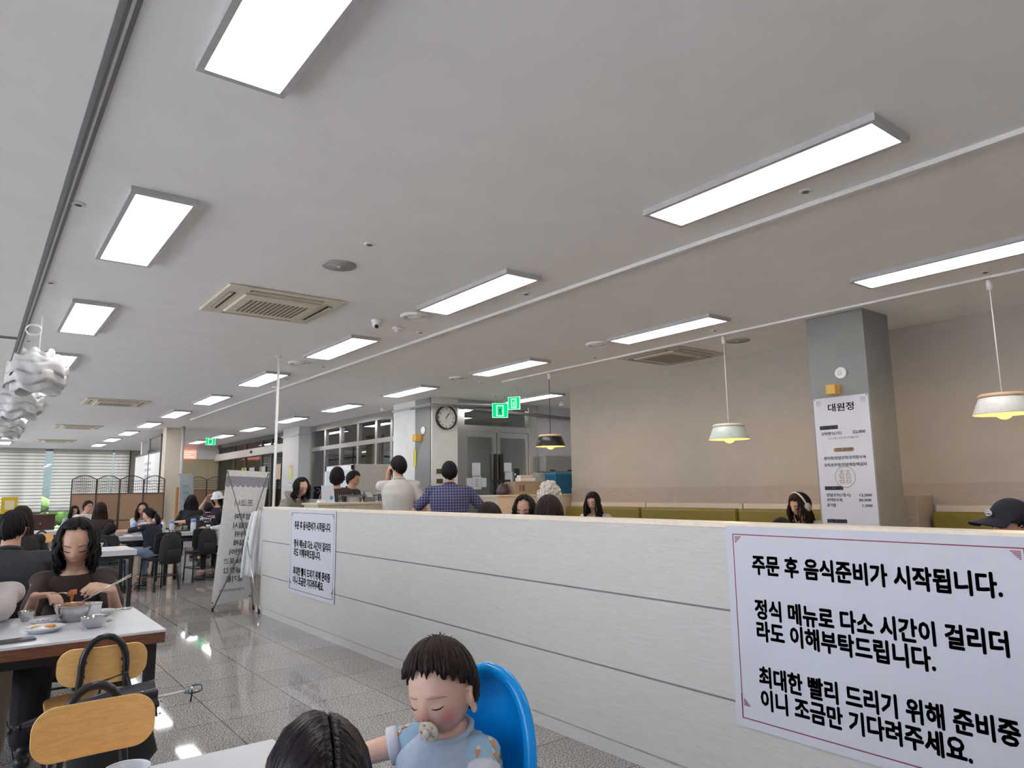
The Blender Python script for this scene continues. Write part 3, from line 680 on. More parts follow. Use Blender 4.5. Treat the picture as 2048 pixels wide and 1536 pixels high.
# ------------------------------------------------------------------ pendant lamps over the booths
def pendant(y, zt, label, shade_m, cord_m, topm):
    o = empty('pendant_lamp', (6.47, y, CZ)); tag(o, label, 'pendant lamp', 'pendant lamps over the booths')
    h = zt-CZ
    MB().cyl((0, 0, -0.03), (0, 0, -0.11), .022, 14).build('ceiling_cup', M['white'], o, True)
    MB().cyl((0, 0, -.10), (0, 0, h), .0045, 8).build('cord', cord_m, o, True)
    s = MB(); prof = [(.02, h), (.10, h-.005), (.145, h-.015), (.165, h-.03), (.215, h-.155), (.213, h-.160), (.155, h-.035), (.10, h-.012), (.02, h-.010)]
    s.lathe(prof, 40); s.build('lamp_shade', shade_m, o, True)
    MB().lathe([(.10, h+.004), (.150, h+.006), (.168, h-.006), (.166, h-.026), (.12, h-.002)], 40).build('shade_top_ring', topm, o, True)
    MB().lathe([(.153, h-.037), (.211, h-.157), (.209, h-.157), (.150, h-.040), (.10, h-.016)], 40).build('shade_glow_lining', mat('painted glow lining', (.80, .48, .24), .6), o, True)  # orange tint paints the bulb's warm glow onto the inside of the shade
    bg = MB(); bg.ball((0, 0, h-.135), (.068, .068, .066), 20); bg.build('bulb', glow('warm bulb', (1.0, 0.56, 0.16), 1.15), o, True)
    L = bpy.data.lights.new('bulb_light', 'POINT'); L.energy = 9; L.color = (1.0, 0.58, 0.24); L.shadow_soft_size = .06
    lo = bpy.data.objects.new('bulb_light', L); COL.objects.link(lo); lo.parent = o; lo.location = (0, 0, h-.225)
blond = mat('pale wood ring', (0.66, 0.47, 0.31), 0.5)
pendant(2.06, 2.045, 'white shaded pendant lamp with glowing bulb, the rightmost one', mat('white enamel shade', (0.72, 0.70, 0.66), 0.35), M['white'], blond)
pendant(4.63, 2.01, 'pale mint shaded pendant lamp over the green bench, white cord', mat('mint enamel shade', (0.58, 0.66, 0.58), 0.35), M['white'], mat('cream ring', (0.72, 0.68, 0.55), 0.4))
pendant(7.6, 2.10, 'black shaded pendant lamp on a black cord before the doors', M['black'], M['black'], blond)
struct(MB().box((6.44, -3, CZ-.02), (6.50, 8.7, CZ)).build('ceiling_trim_rail', M['white']))
# ruffled paper lamp shades on the left
def ruffled(x, y, zc, R, label, first=False):
    o = empty('ruffled_lamp', (x, y, zc)); tag(o, label, 'pendant lamp', 'ruffled white lamps')
    rg = random.Random(int(y*10))
    for q, (lat, hh) in enumerate(((58, .16), (34, .17), (10, .17), (-14, .16), (-38, .15))):
        b = MB(); n = 72; vs = []; fs = []
        r0 = R*math.cos(math.radians(lat)); z0 = R*.86*math.sin(math.radians(lat)); ph = rg.random()*6
        for k in range(4):
            t = k/3
            for j in range(n):
                a = 2*PI*j/n
                rr = r0*(1-.10*t*(1 if lat > 20 else -.2)) + R*.075*math.sin(7*a+ph+t*.7)*(1-.3*t) + R*.02
                zz = z0 + hh*R/.23*(t-.5)*.62 + R*.085*math.sin(5*a+ph*1.7) + R*.03*math.sin(3*a+ph)
                vs.append((rr*math.cos(a), rr*math.sin(a), zz))
        for k in range(3):
            for j in range(n): j2 = (j+1) % n; fs.append((k*n+j, k*n+j2, (k+1)*n+j2, (k+1)*n+j))
        b.add(vs, fs); so = b.build('shade_ruffle', mat('white lamp plastic', (0.58, 0.585, 0.59), 0.6), o, True)
        md = so.modifiers.new('thickness', 'SOLIDIFY'); md.thickness = 0.003
    MB().ball((0, 0, 0), (R*.72, R*.72, R*.62), 20).build('inner_globe', mat('white lamp globe', (0.70, 0.70, 0.70), 0.6), o, True)
    MB().cyl((0, 0, R*.6), (0, 0, CZ-zc), .004, 8).build('cord', M['white'], o, True)
    pts = [(-.055+.06*math.cos(a), .055*math.sin(a), CZ-zc-.19-.035*math.sin(a)+.003*math.sin(5*a)+.006*(a/(2*PI))) for a in [2*PI*i/16 for i in range(49)]]
    MB().tube(pts, .0032, 6).build('cord_coil', M['white'], o, True)
ruffled(0.40, 7.56, 2.43, .225, 'ruffled white hanging lamp nearest the camera, at the left edge')
ruffled(0.37, 9.95, 2.40, .225, 'ruffled white hanging lamp partly behind the nearest ruffled lamp')
ruffled(0.34, 12.7, 2.36, .225, 'ruffled white hanging lamp, lowest in the picture, cut by the left edge')
# white pole by the partition
o = empty('white_pole', (2.90, 8.52, 0)); tag(o, 'slim white floor to ceiling pole at the far end of the partition', 'pole')
MB().cyl((0, 0, 0.01), (0, 0, CZ-.01), .016, 14).build('tube', M['white'], o, True); MB().cyl((0, 0, 0), (0, 0, .015), .05, 18).build('foot', M['white'], o, True); MB().cyl((0, 0, CZ-.02), (0, 0, CZ), .03, 18).build('ceiling_plate', M['white'], o, True); MB().tube([(0, 0, 2.62), (-.05, .05, 2.63)], .012, 8).build('bracket', M['white'], o, True)
o = empty('steel_post', (4.12, 18.9, 0)); tag(o, 'grey floor to ceiling post beside the cream pillar', 'pole'); MB().cyl((0, 0, 0), (0, 0, CZ), .035, 14).build('tube', M['frame'], o, True); MB().cyl((0, 0, 0), (0, 0, .02), .08, 14).build('foot', M['frame'], o, True)
# hanging white apron on the partition end
def apron():
    o = empty('white_apron', (2.72, 8.53, 0.40)); tag(o, 'white apron hanging at the far end of the partition', 'apron')
    vs = []; fs = []; n = 22; k = 14
    for j in range(k+1):
        t = j/k; z = .72*t; w = .165*(1-.35*t**2.5)
        for i in range(n+1):
            u = i/n*2-1
            vs.append((u*w-.045*(1-t)*.3+.035*t, .018*math.sin(u*7+t*2)*(1-.4*t)+.012*math.sin(u*15), z + (.03*math.cos(u*1.6) if j == k else 0)+(.012*math.sin(u*9) if j == 0 else 0)))
    for j in range(k):
        for i in range(n): a = j*(n+1)+i; fs.append((a, a+1, a+n+2, a+n+1))
    b = MB().add(vs, fs); c = b.build('cloth', mat('white cotton', (0.86, 0.88, 0.90), 0.85, nscale=60, bump=.05), o, True); md = c.modifiers.new('thickness', 'SOLIDIFY'); md.thickness = .012
    MB().tube([(-.02, 0, .70), (.02, -.01, .78), (.06, 0, .72)], .006, 6).build('neck_strap', M['white'], o, True)
    MB().tube([(.02, -.07, .765), (.02, .01, .765), (.02, .02, .785)], .005, 6).build('hook', M['chrome'], o, True)
apron()
# ------------------------------------------------------------------ banner on an X stand, seen from behind
def banner():
    TL, TR, BL, BR = Vector((2.375, 8.62, 1.62)), Vector((2.93, 8.80, 1.60)), Vector((2.315, 8.80, .07)), Vector((2.80, 8.95, .09))
    o = empty('banner_stand', (2.55, 8.7, 0)); tag(o, 'white self service banner on an X shaped stand, seen from the back', 'banner')
    inv = Matrix.Translation((-2.55, -8.7, 0))
    rt = (TR-TL).normalized(); up = ((TL-BL).normalized()+(TR-BR).normalized()).normalized(); nrm = rt.cross(up).normalized()
    n = 12; vs = []; fs = []
    for j in range(n+1):
        t = j/n
        for i in range(n+1):
            s_ = i/n; p = BL.lerp(BR, s_).lerp(TL.lerp(TR, s_), t) - nrm*.03*math.sin(PI*s_)*(.4+.6*t); vs.append(inv @ p)
    for j in range(n):
        for i in range(n): a = j*(n+1)+i; fs.append((a, a+1, a+n+2, a+n+1))
    sh = MB().add(vs, fs).build('banner_sheet', mat('white banner cloth', (0.84, 0.84, 0.83), 0.6), o); md = sh.modifiers.new('thickness', 'SOLIDIFY'); md.thickness = .002
    def at(u, v, off=.012):   # u right 0..1, v up 0..1 on the side facing the room
        return inv @ (BL.lerp(BR, u).lerp(TL.lerp(TR, u), v) + nrm*(off - .03*math.sin(PI*u)*(.4+.6*v)))
    # scalloped awning print
    aw = mat('lilac grey print', (0.34, 0.34, 0.40), 0.6); b = MB(); k = 8
    for i in range(k):
        u0, u1 = i/k, (i+1)/k
        pts = [at(u0, .955, .004), at(u1, .955, .004), at(u1, .895, .004)] + [at(u0+(u1-u0)*(.5+.5*math.cos(a)), .895-.022*math.sin(a), .004) for a in [PI*q/8 for q in range(1, 8)]] + [at(u0, .895, .004)]
        b.add(pts, [tuple(range(len(pts)))])
    b.build('awning_print', aw, o)
    b = MB()
    for i in range(k): c_ = at((i+.5)/k, .893, .005); b.ball(c_, .008, 6)
    b.build('awning_dots', mat('pale print', (0.5, .5, .54), .6), o)
    def line(s_, v, h, m, uc=.56, w=None, bold=.01):
        p = at(uc, v, .008); M4 = frame_from(p, rt, up)
        text(s_, M4, h, m, o, 'mirrored_lettering', bold, 'CENTER', w, mirror=True)
    dk = mat('show through ink', (0.11, 0.11, 0.12), 0.7)
    line('셀프코너', .730, .085, mat('faded pink print', (0.56, 0.45, 0.43), 0.6), .58, .34)
    for s_, v, w in (('앞치마', .630, .225), ('앞접시', .562, .23), ('가위', .495, .15), ('집게', .43, .15), ('어린이', .36, .235), ('수저&포크', .292, .37), ('비닐장갑', .222, .33), ('참기름', .155, .23)):
        line(s_, v, .068, dk, .52, w)
    line('필요한 만큼 직원에게 말씀하세요', .082, .033, dk, .52, .42, 0)
    # stand
    hub = inv @ Vector((2.615, 8.56, .83))
    t = MB()
    t.tube([hub, at(.02, .985, .0)], .0055, 8).tube([hub, at(.98, .985, .0)], .0055, 8)
    t.build('arm', M['greydark'], o, True)
    for p in ((2.335, 8.80, .02), (2.70, 8.30, .02)):
        leg = MB().tube([hub, inv @ Vector(p)], .008, 8).build('leg', M['greydark'] if p[0] < 2.5 else M['chrome'], o, True)
        MB().cyl(inv @ Vector((p[0], p[1], 0)), inv @ Vector((p[0], p[1], .045)), .014, 10).build('rubber_foot', M['rubber'], leg)
    leg = MB().tube([hub, inv @ Vector((2.74, 8.62, .02))], .008, 8).build('leg', M['chrome'], o, True); MB().cyl(inv @ Vector((2.74, 8.62, 0)), inv @ Vector((2.74, 8.62, .045)), .014, 10).build('rubber_foot', M['rubber'], leg)
    MB().ball(hub, (.028, .028, .04), 12).build('hub', M['greydark'], o, True)
    c = MB()
    for u, v in ((.02, .985), (.98, .985), (.02, .02), (.98, .02)): c.ball(at(u, v, .004), .012, 8)
    c.build('corner_clip', M['greydark'], o, True)
banner()
# ------------------------------------------------------------------ booths along the right wall
def bench(y0, y1, label):
    L = y1-y0; o = empty('booth_bench', (7.5, (y0+y1)/2, 0)); tag(o, label, 'bench', 'green booth benches')
    MB().box((-.22, -L/2, 0), (.34, L/2, .34)).build('base', M['cream'], o)
    MB().box((.27, -L/2, .34), (.345, L/2, 1.135)).build('back_board', mat('pale back board', (0.60, 0.54, 0.45), 0.5), o)
    MB().box((-.25, -L/2+.004, .34), (.20, L/2-.004, .46)).build('seat', M['green'], o, bevel=.03)
    MB().box((.13, -L/2+.004, .46), (.27, L/2-.004, 1.075)).build('backrest', M['green'], o, bevel=.035)
bench(7.05, 8.64, 'green booth bench under the black pendant, at the far end of the wall')
bench(5.43, 7.03, 'green booth bench section, second from the far end of the wall')
bench(3.78, 5.41, 'green booth bench section ending behind the grey column')
bench(1.55, 3.16, 'green booth bench section to the right of the grey column')
bench(-.1, 1.53, 'green booth bench section out at the right edge')
o = MB().box((7.45, 3.20, 0), (7.84, 3.50, 1.235)).build('booth_end_panel', M['bandwood'], bevel=.004); tag(o, 'pale wood end panel between the green benches behind the grey column', 'panel')
# ------------------------------------------------------------------ counter, showcase and things on it
o = empty('serving_counter', (3.15, 7.75, 0)); tag(o, 'cream reception counter behind the partition', 'counter')
MB().box((0, .02, 0), (1.5, .45, 1.20)).build('body', M['cream'], o); MB().box((-.02, 0, 1.20), (1.52, .48, 1.225)).build('counter_top', mat('counter top beige', (0.66, 0.57, 0.44), 0.4), o, bevel=.004)
CT = 1.225
def glassware(x, y, z, r, h, label, m='tumbler', grp=None, name='drinking_glass', cat='glass'):
    o = empty(name, (x, y, z)); tag(o, label, cat, grp)
    MB().lathe([(0, .001), (r*.85, .001), (r, h), (r*.94, h), (r*.8, .008), (0, .008)], 18).build('wall', M[m], o, True); MB().lathe([(r*.86, 0), (r*.86, .012), (0, .012)], 18).build('base', M[m], o)
    return o
glassware(3.73, 7.86, CT, .035, .10, 'clear tumbler on the reception counter, left of the card machine'); glassware(3.99, 7.90, CT, .035, .11, 'clear tumbler on the reception counter, right of the card machine'); glassware(3.56, 8.09, CT, .03, .09, 'small brown glass on the reception counter', 'tumbler')
o = empty('leaflet_stand', (3.33, 7.92, CT)); tag(o, 'white leaflet stand with a blue dot on the reception counter', 'stand')
MB().add([(-.075, -.02, 0), (.075, -.02, 0), (.075, .03, .20), (-.075, .03, .20), (-.075, .005, 0), (.075, .005, 0), (.075, .036, .20), (-.075, .036, .20)], [(0,1,2,3), (7,6,5,4), (0,4,5,1), (3,2,6,7), (0,3,7,4), (1,5,6,2)]).build('card', M['paper'], o)
MB().ball((.035, -.010, .055), (.02, .004, .028), 10).build('blue_print', mat('cyan print', (0.03, 0.35, 0.60), .5), o); MB().box((-.08, -.05, 0), (.08, .07, .006)).build('base', M['white'], o)
o = empty('card_machine', (3.86, 7.93, CT)); tag(o, 'dark card payment terminal with tilted screen on the reception counter', 'card terminal')
MB().add([(-.05, -.06, 0), (.05, -.06, 0), (.05, .06, 0), (-.05, .06, 0), (-.05, -.03, .05), (.05, -.03, .05), (.05, .07, .13), (-.05, .07, .13)], [(0,3,2,1), (4,5,6,7), (0,1,5,4), (1,2,6,5), (2,3,7,6), (3,0,4,7)]).build('body', M['greydark'], o, bevel=.004)
MB().add([(-.04, -.024, .057), (.04, -.024, .057), (.04, .055, .121), (-.04, .055, .121)], [(0,1,2,3)]).build('screen', mat('lcd grey', (.35, .38, .36), .3), o)
o = tag(MB().box((3.20, 7.85, CT), (3.27, 7.95, CT+.03)).build('napkin_pack', M['white'], bevel=.008), 'small white napkin pack on the counter beside the leaflet stand', 'napkins')
o = empty('serving_tray', (3.80, 8.08, CT)); tag(o, 'flat dark tray standing on the rear of the reception counter', 'tray'); MB().box((-.20, -.06, .07), (.28, .06, .085)).build('plate', M['greydark'], o, bevel=.003); MB().box((-.15, -.04, 0), (.2, .04, .07)).build('stand', M['frame'], o)
o = empty('showcase_fridge', (4.74, 10.3, 0)); tag(o, 'tall white showcase cabinet with dark gasket behind the reception', 'cabinet')
MB().box((0.012, 0.012, 0.05), (.62, 1.12, 1.775)).build('body', mat('cabinet grey', (.42, .43, .42), .35), o, bevel=.01)
fr = MB(); fr.box((-.012, 0.03, .12), (.012, .08, 1.76)); fr.box((-.012, 1.05, .12), (.012, 1.11, 1.76)); fr.box((-.012, .03, 1.69), (.012, 1.11, 1.76)); fr.box((-.012, .03, .12), (.012, 1.11, .2)); dr = fr.build('door', M['white'], o)
MB().box((-.004, .08, .2), (.004, 1.05, 1.69)).build('door_pane', mat('frosted pale panel', (.58, .64, .66), .2), dr)
MB().box((-.004, .0, .06), (.012, .028, 1.77)).build('gasket', M['black'], o); MB().box((.02, .02, 0), (.6, 1.1, .05)).build('plinth', M['black'], o)
# low beige counter by the kitchen and the boxes on it
o = empty('kitchen_counter', (6.36, 8.74, 0)); tag(o, 'low beige counter in front of the kitchen, boxes standing on it', 'counter')
MB().box((.02, .02, 0), (1.9, .50, 1.245)).build('body', mat('beige laminate', (.60, .52, .43), .5), o); MB().box((0, 0, 1.245), (1.92, .52, 1.268)).build('counter_top', M['cream'], o)
KT = 1.268
o = empty('cardboard_box', (7.06, 8.99, KT)); tag(o, 'brown cardboard box with dark printing on the low beige counter', 'box')
MB().box((-.27, -.14, 0), (.27, .14, .20)).build('carton', mat('cardboard', (.36, .29, .21), .8), o); fo = MB().box((-.27, -.145, .195), (.27, -.10, .205)).box((-.27, .10, .195), (.27, .145, .205)); fo.build('flap', mat('cardboard', (.36, .29, .21), .8), o)
pr = MB()
for i, (x, w) in enumerate(((-.18, .012), (-.15, .006), (-.12, .02), (-.08, .008))): pr.box((x, -.1415, .05), (x+w, -.14, .15))
pr.build('print', M['ink'], o)
o = empty('blue_container', (7.86, 9.02, KT)); tag(o, 'blue plastic container at the right end of the low beige counter', 'container')
MB().box((-.2, -.13, 0), (.2, .13, .33)).build('tub', mat('teal blue plastic', (.015, .13, .26), .4), o, bevel=.012); MB().box((-.21, -.14, .31), (.21, .14, .345)).build('lid', mat('teal blue lid', (.02, .18, .34), .4), o, bevel=.006)
o = empty('shopping_bag', (6.66, 9.0, KT)); tag(o, 'dark plum bag slumped beside the cardboard box', 'bag')
MB().loft([((0,0,0), (.09,0,0), (0,.09,0)), ((0,0,.06), (.11,0,0), (0,.10,0)), ((.01,0,.13), (.085,0,0), (0,.07,0)), ((.02,0,.19), (.05,0,0), (0,.03,0))], 16).build('sack', mat('plum vinyl', (.06, .035, .05), .4), o, True); MB().tube([(-.02,0,.18), (0,0,.24), (.05,0,.18)], .006, 6).build('strap', M['black'], o, True)
o = empty('plastic_bag', (7.47, 9.10, KT)); tag(o, 'translucent grey bag standing between the cardboard box and the blue container', 'bag')
bb = MB().loft([((0,0,0), (.13,0,0), (0,.08,0)), ((0,0,.12), (.15,0,0), (0,.09,0)), ((-.01,0,.25), (.13,0,0), (0,.06,0)), ((-.02,0,.35), (.12,0,0), (0,.02,0))], 20); bb.v = [(x+.012*math.sin(40*z+9*y), y+.012*math.sin(33*x+25*z), z) for x, y, z in bb.v]; bb.build('sack', mat('grey film', (.38, .41, .41), .35), o, True); MB().tube([(-.13,0,.35), (.10,0,.35)], .008, 6).build('bag_rim', M['greydark'], o, True)
o = empty('monitor', (6.80, 9.20, KT)); tag(o, 'flat dark screen edge above the plum bag', 'screen'); MB().box((-.20, -.01, .20), (.16, .01, .24)).build('panel', M['black'], o); MB().box((-.02, -.02, 0), (.02, .02, .22)).build('stand', M['black'], o)
o = empty('tissue_stack', (7.15, 9.05, KT+.205)); tag(o, 'white packets lying on top of the cardboard box', 'packets'); MB().box((-.15, -.07, 0), (.16, .07, .06)).build('pack', M['white'], o, bevel=.012); MB().box((-.14, -.06, .06), (.12, .05, .10)).build('upper_pack', mat('cream packet', (.7, .66, .58), .5), o, bevel=.012)
glassware(7.10, 9.20, KT, .05, .42, 'tall clear jar behind the cardboard box', 'tumbler', None, 'glass_jar', 'jar')
o = empty('wall_cabinet', (9.40, 10.95, 1.69)); tag(o, 'grey metal wall cabinet with two dark latches beside the doors', 'cabinet')
MB().box((-.42, -.25, 0), (.42, 0, .31)).build('body', mat('warm grey metal', (.30, .28, .26), .45), o, bevel=.005)
for x in (-.26, .2): MB().box((x-.05, -.27, .01), (x+.05, -.25, .035)).build('latch', M['black'], o)
# posters and standing signs near the entrance
o = empty('navy_poster', (6.75, 17.43, 1.09)); tag(o, 'navy poster with a white crescent on the pale far column', 'poster'); MB().box((-.2, 0, 0), (.2, .006, .40)).build('sheet', M['navy'], o)
c = MB(); c.tube([(-.07+.055*math.cos(a), -.002, .30+.05*math.sin(a)) for a in [math.radians(t) for t in range(60, 301, 15)]], .010, 6); c.tube([(.05+.04*math.cos(a), -.002, .30+.035*math.sin(a)) for a in [2*PI*i/14 for i in range(15)]], .006, 6); c.build('crescent_print', M['paper'], o)
o = empty('navy_sign', (6.80, 18.74, 0)); tag(o, 'dark navy standing sign against the entrance glass', 'sign'); MB().box((-.012, 0, .9), (.012, .42, 1.52)).build('panel', M['navy'], o); MB().box((-.02, .18, 0), (.02, .24, .9)).build('post', M['black'], o); MB().box((-.12, .08, 0), (.1, .34, .02)).build('base', M['black'], o); MB().ball((-.013, .2, 1.3), (.003, .05, .03), 8).build('print', M['greyink'], o)
o = empty('yellow_notice', (6.515, 17.95, 1.68)); tag(o, 'yellow notice with red heading on the pale far column', 'sign'); MB().box((-.006, -.12, 0), (0, .12, .30)).build('sheet', mat('lemon print', (.60, .60, .10), .6), o); MB().box((-.007, -.12, .30), (0, .12, .36)).build('heading', mat('salmon print', (.7, .33, .26), .6), o); MB().box((-.008, -.05, .05), (-.006, .05, .25)).build('pale_print', M['paper'], o)
o = empty('white_notice', (6.515, 17.95, 1.50)); tag(o, 'small white notice under the yellow notice on the pale far column', 'sign'); MB().box((-.006, -.14, 0), (0, .14, .14)).build('sheet', M['paper'], o); MB().ball((-.007, -.05, .09), (.002, .02, .02), 8).ball((-.007, .05, .09), (.002, .02, .02), 8).build('print', M['ink'], o)
o = empty('red_sign', (5.78, 25.95, 2.53)); tag(o, 'lit salmon red sign above the olive wall at the far end', 'sign'); MB().box((-.32, 0, 0), (.32, .05, .30)).build('face', glow('lit red sign', (1.0, .30, .22), .9), o); s_ = MB(); 
for q in range(3): s_.box((-.28, -.003, .05+q*.08), (.26-.1*(q % 2), 0, .075+q*.08))
s_.build('lettering_bars', glow('lit pale sign', (1.0, .62, .5), .9), o)
o = MB().box((6.1, 25.9, 2.53), (6.84, 26.0, 2.85)).build('header_box', M['wallwhite']); tag(o, 'pale header box right of the red sign', 'panel')
for i, (y, z, h, m_) in enumerate(((20.9, 1.82, .30, 'paper'), (21.9, 1.8, .32, 'paper'), (22.7, 1.8, .34, 'yp'), (19.6, 1.72, .42, 'pp'))):
    mm = {'paper': M['paper'], 'yp': mat('pale yellow sheet', (.62, .62, .22), .6), 'pp': mat('pale peach sheet', (.68, .52, .40), .6)}[m_]
    o = MB().box((6.83, y, z), (6.836, y+.5, z+h)).build('door_notice', mm); tag(o, ['white sheet on the entrance glass, right one', 'white sheet on the entrance glass, left one', 'yellow sheet on the entrance glass', 'peach sheet on the entrance glass beside the pale column'][i], 'sign')
# framed glass side screen with a white notice board
o = empty('notice_board', (3.85, 20.0, 0)); tag(o, 'white framed board screen standing beyond the rattan folding screen', 'board')
f = MB(); 
for y in (0, 1.5, 3.5): f.box((-.02, y-.02, 0), (.02, y+.02, 2.5 if y else 2.9))
f.box((-.02, 0, 2.43), (.02, 3.5, 2.47)); f.box((-.02, 0, 1.0), (.02, 3.5, 1.04)); f.box((-.02, -.02, 2.86), (.02, 1.5, 2.9)); f.box((-.02, 1.48, 0), (.02, 1.52, 2.9)); f.build('frame', M['greydark'], o)
MB().box((-.01, 0.02, 1.04), (.01, 3.48, 2.43)).build('panel', M['wallwhite'], o)
p = MB()
for q in range(4): p.box((-.013, 1.2-.05*(q % 2), 2.15-q*.17), (-.01, 2.0, 2.22-q*.17))
p.build('print', mat('faded print', (.42, .42, .46), .6), o)
# blinds on the far windows
BL = None
def blind_material():
    mt, nt, b = _nt('zebra blind'); N = nt.nodes.new; L = nt.links.new
    g = N('ShaderNodeNewGeometry'); s = N('ShaderNodeSeparateXYZ'); L(g.outputs['Position'], s.inputs[0])
    d = N('ShaderNodeMath'); d.operation = 'DIVIDE'; d.inputs[1].default_value = .115; L(s.outputs[2], d.inputs[0]); fr = N('ShaderNodeMath'); fr.operation = 'FRACT'; L(d.outputs[0], fr.inputs[0])
    gt = N('ShaderNodeMath'); gt.operation = 'GREATER_THAN'; gt.inputs[1].default_value = .74; L(fr.outputs[0], gt.inputs[0])
    o = nt.nodes['Material Output']; nt.nodes.remove(b)
    df = N('ShaderNodeBsdfDiffuse'); df.inputs[0].default_value = (.74, .72, .66, 1); tr = N('ShaderNodeBsdfTranslucent'); tr.inputs[0].default_value = (.66, .64, .57, 1)
    m1 = N('ShaderNodeMixShader'); m1.inputs[0].default_value = .5; L(df.outputs[0], m1.inputs[1]); L(tr.outputs[0], m1.inputs[2])
    t2 = N('ShaderNodeBsdfTranslucent'); t2.inputs[0].default_value = (.22, .21, .18, 1); d2 = N('ShaderNodeBsdfDiffuse'); d2.inputs[0].default_value = (.30, .28, .24, 1); m2 = N('ShaderNodeMixShader'); m2.inputs[0].default_value = .5; L(d2.outputs[0], m2.inputs[1]); L(t2.outputs[0], m2.inputs[2])
    mx = N('ShaderNodeMixShader'); L(gt.outputs[0], mx.inputs[0]); L(m1.outputs[0], mx.inputs[1]); L(m2.outputs[0], mx.inputs[2]); L(mx.outputs[0], o.inputs[0])
    return mt
bm_ = blind_material()
for x0, x1, zb, l in ((-1.1, .55, .82, 'pale striped roller blind at the far left edge'), (.58, 2.04, .80, 'pale striped roller blind left of the bright gap'), (2.28, 4.15, .82, 'wide pale striped roller blind right of the bright gap'), (4.22, 4.72, .84, 'narrow pale striped roller blind beside the framed board')):
    o = empty('window_blind', ((x0+x1)/2, 30.1, CZ)); tag(o, l, 'blind', 'roller blinds'); w = x1-x0
    b = MB(); n = 24; vs = []; fs = []
    for i in range(n+1):
        x = -w/2+w*i/n; vs += [(x, .02*math.sin(i*.9), -.1), (x, .02*math.sin(i*.9), zb-CZ)]
    for i in range(n): fs.append((2*i, 2*i+1, 2*i+3, 2*i+2))
    b.add(vs, fs).build('fabric', bm_, o, True)
    MB().box((-w/2, -.05, -.12), (w/2, .06, -.002)).build('cassette', M['frame'], o); MB().box((-w/2, -.012, zb-CZ-.02), (w/2, .03, zb-CZ+.015)).build('bottom_bar', M['frame'], o)
# rattan folding screens
rat = mat('woven rattan', (.34, .21, .13), .7, nscale=60, namt=.12, bump=.1, stretch=(1, 1, 6)); cane = mat('dark cane', (.06, .035, .025), .5)
def folding_screen(x0, y, n, pw, H, label, z=-.0):
    o = empty('folding_screen', (x0, y, 0)); tag(o, label, 'folding screen')
    for k in range(n):
        zig = .06*(-1)**k; p = MB(); a = Vector((k*pw+.01, zig, 0)); b_ = Vector(((k+1)*pw-.01, -zig, 0)); d = b_-a
        hz = [H-.09+.09*math.sin(PI*t/10) for t in range(11)]
        p.tube([a, a+Vector((0,0,H-.09))], .014, 6).tube([b_, b_+Vector((0,0,H-.09))], .014, 6).tube([a+d*(t/10)+Vector((0,0,hz[t])) for t in range(11)], .012, 6)
        for z_ in (.1, .75, H-.42): p.tube([a+Vector((0,0,z_)), b_+Vector((0,0,z_))], .011, 6)
        fr = p.build('panel_frame', cane, o, True)
        MB().add([a+d*.03+Vector((0,0,.1)), b_-d*.03+Vector((0,0,.1)), b_-d*.03+Vector((0,0,H-.42)), a+d*.03+Vector((0,0,H-.42)), a+d*.03+Vector((0,.012,.1)), b_-d*.03+Vector((0,.012,.1)), b_-d*.03+Vector((0,.012,H-.42)), a+d*.03+Vector((0,.012,H-.42))], [(0,1,2,3), (7,6,5,4), (0,4,5,1), (2,6,7,3), (1,5,6,2), (0,3,7,4)]).build('woven_panel', rat, fr)
        l_ = MB()
        for q in range(1, 5): l_.tube([a+d*(t/8)+Vector((0,0,H-.40+q*.068+.008*math.sin(t*2))) for t in range(9)], .006, 5)
        for q in range(1, 12): l_.tube([a+d*(q/12)+Vector((0,0,H-.42)), a+d*(q/12)+Vector((0,0,H-.09+.075*math.sin(PI*q/12)))], .004, 5)
        l_.build('lattice', cane, fr, True)
folding_screen(1.86, 19.2, 4, .495, 1.80, 'brown woven rattan folding screen in front of the far blinds')
folding_screen(4.9, 24.0, 4, .56, 1.88, 'farther rattan folding screen behind the leaning banner')
o = empty('leaning_banner', (4.05, 18.0, 0)); tag(o, 'narrow grey blue banner stand beside the cream pillar', 'banner'); b = MB().add([(-.16, 0, 1.82), (.14, 0, 1.82), (.30, .25, .10), (-.02, .25, .10), (-.16, .004, 1.82), (.14, .004, 1.82), (.30, .254, .10), (-.02, .254, .10)], [(3,2,1,0), (4,5,6,7), (0,1,5,4), (2,3,7,6), (0,4,7,3), (1,2,6,5)]); b.build('banner_sheet', mat('grey blue print', (.42, .46, .48), .6), o)
p = MB()
for q in range(9): p.box((-.07+q*.014, -.01+q*.022, 1.5-q*.15), (.06+q*.014, -.003+q*.022, 1.56-q*.15))
p.build('print', mat('slate print', (.25, .33, .40), .6), o); MB().tube([(.14, 0, 1.82), (.05, .3, .9), (-.1, .4, .0)], .008, 6).tube([(-.16, 0, 1.82), (.05, .3, .9), (.32, .36, 0)], .008, 6).build('stand', M['greydark'], o)
o = empty('wooden_post', (3.80, 17.7, 0)); tag(o, 'orange brown wooden easel post beside the leaning banner', 'post'); MB().box((-.03, -.03, 0), (.03, .03, 1.5)).build('upright', mat('orange wood', (.42, .20, .05), .6), o); MB().box((-.12, -.12, 0), (.12, .12, .03)).build('base', mat('orange wood', (.42, .20, .05), .6), o)
o = empty('yellow_board', (.74, 20.0, 0)); tag(o, 'yellow framed board near the window at the left', 'board'); MB().box((-.15, -.02, .95), (.16, .02, 1.33)).build('panel', mat('yellow paint', (.62, .42, .02), .5), o); MB().box((-.08, -.024, 1.05), (.10, -.02, 1.25)).build('print', mat('cream print', (.7, .62, .4), .5), o); MB().box((-.14, -.02, 0), (-.10, .02, .95)).box((.10, -.02, 0), (.14, .02, .95)).build('leg', M['black'], o)
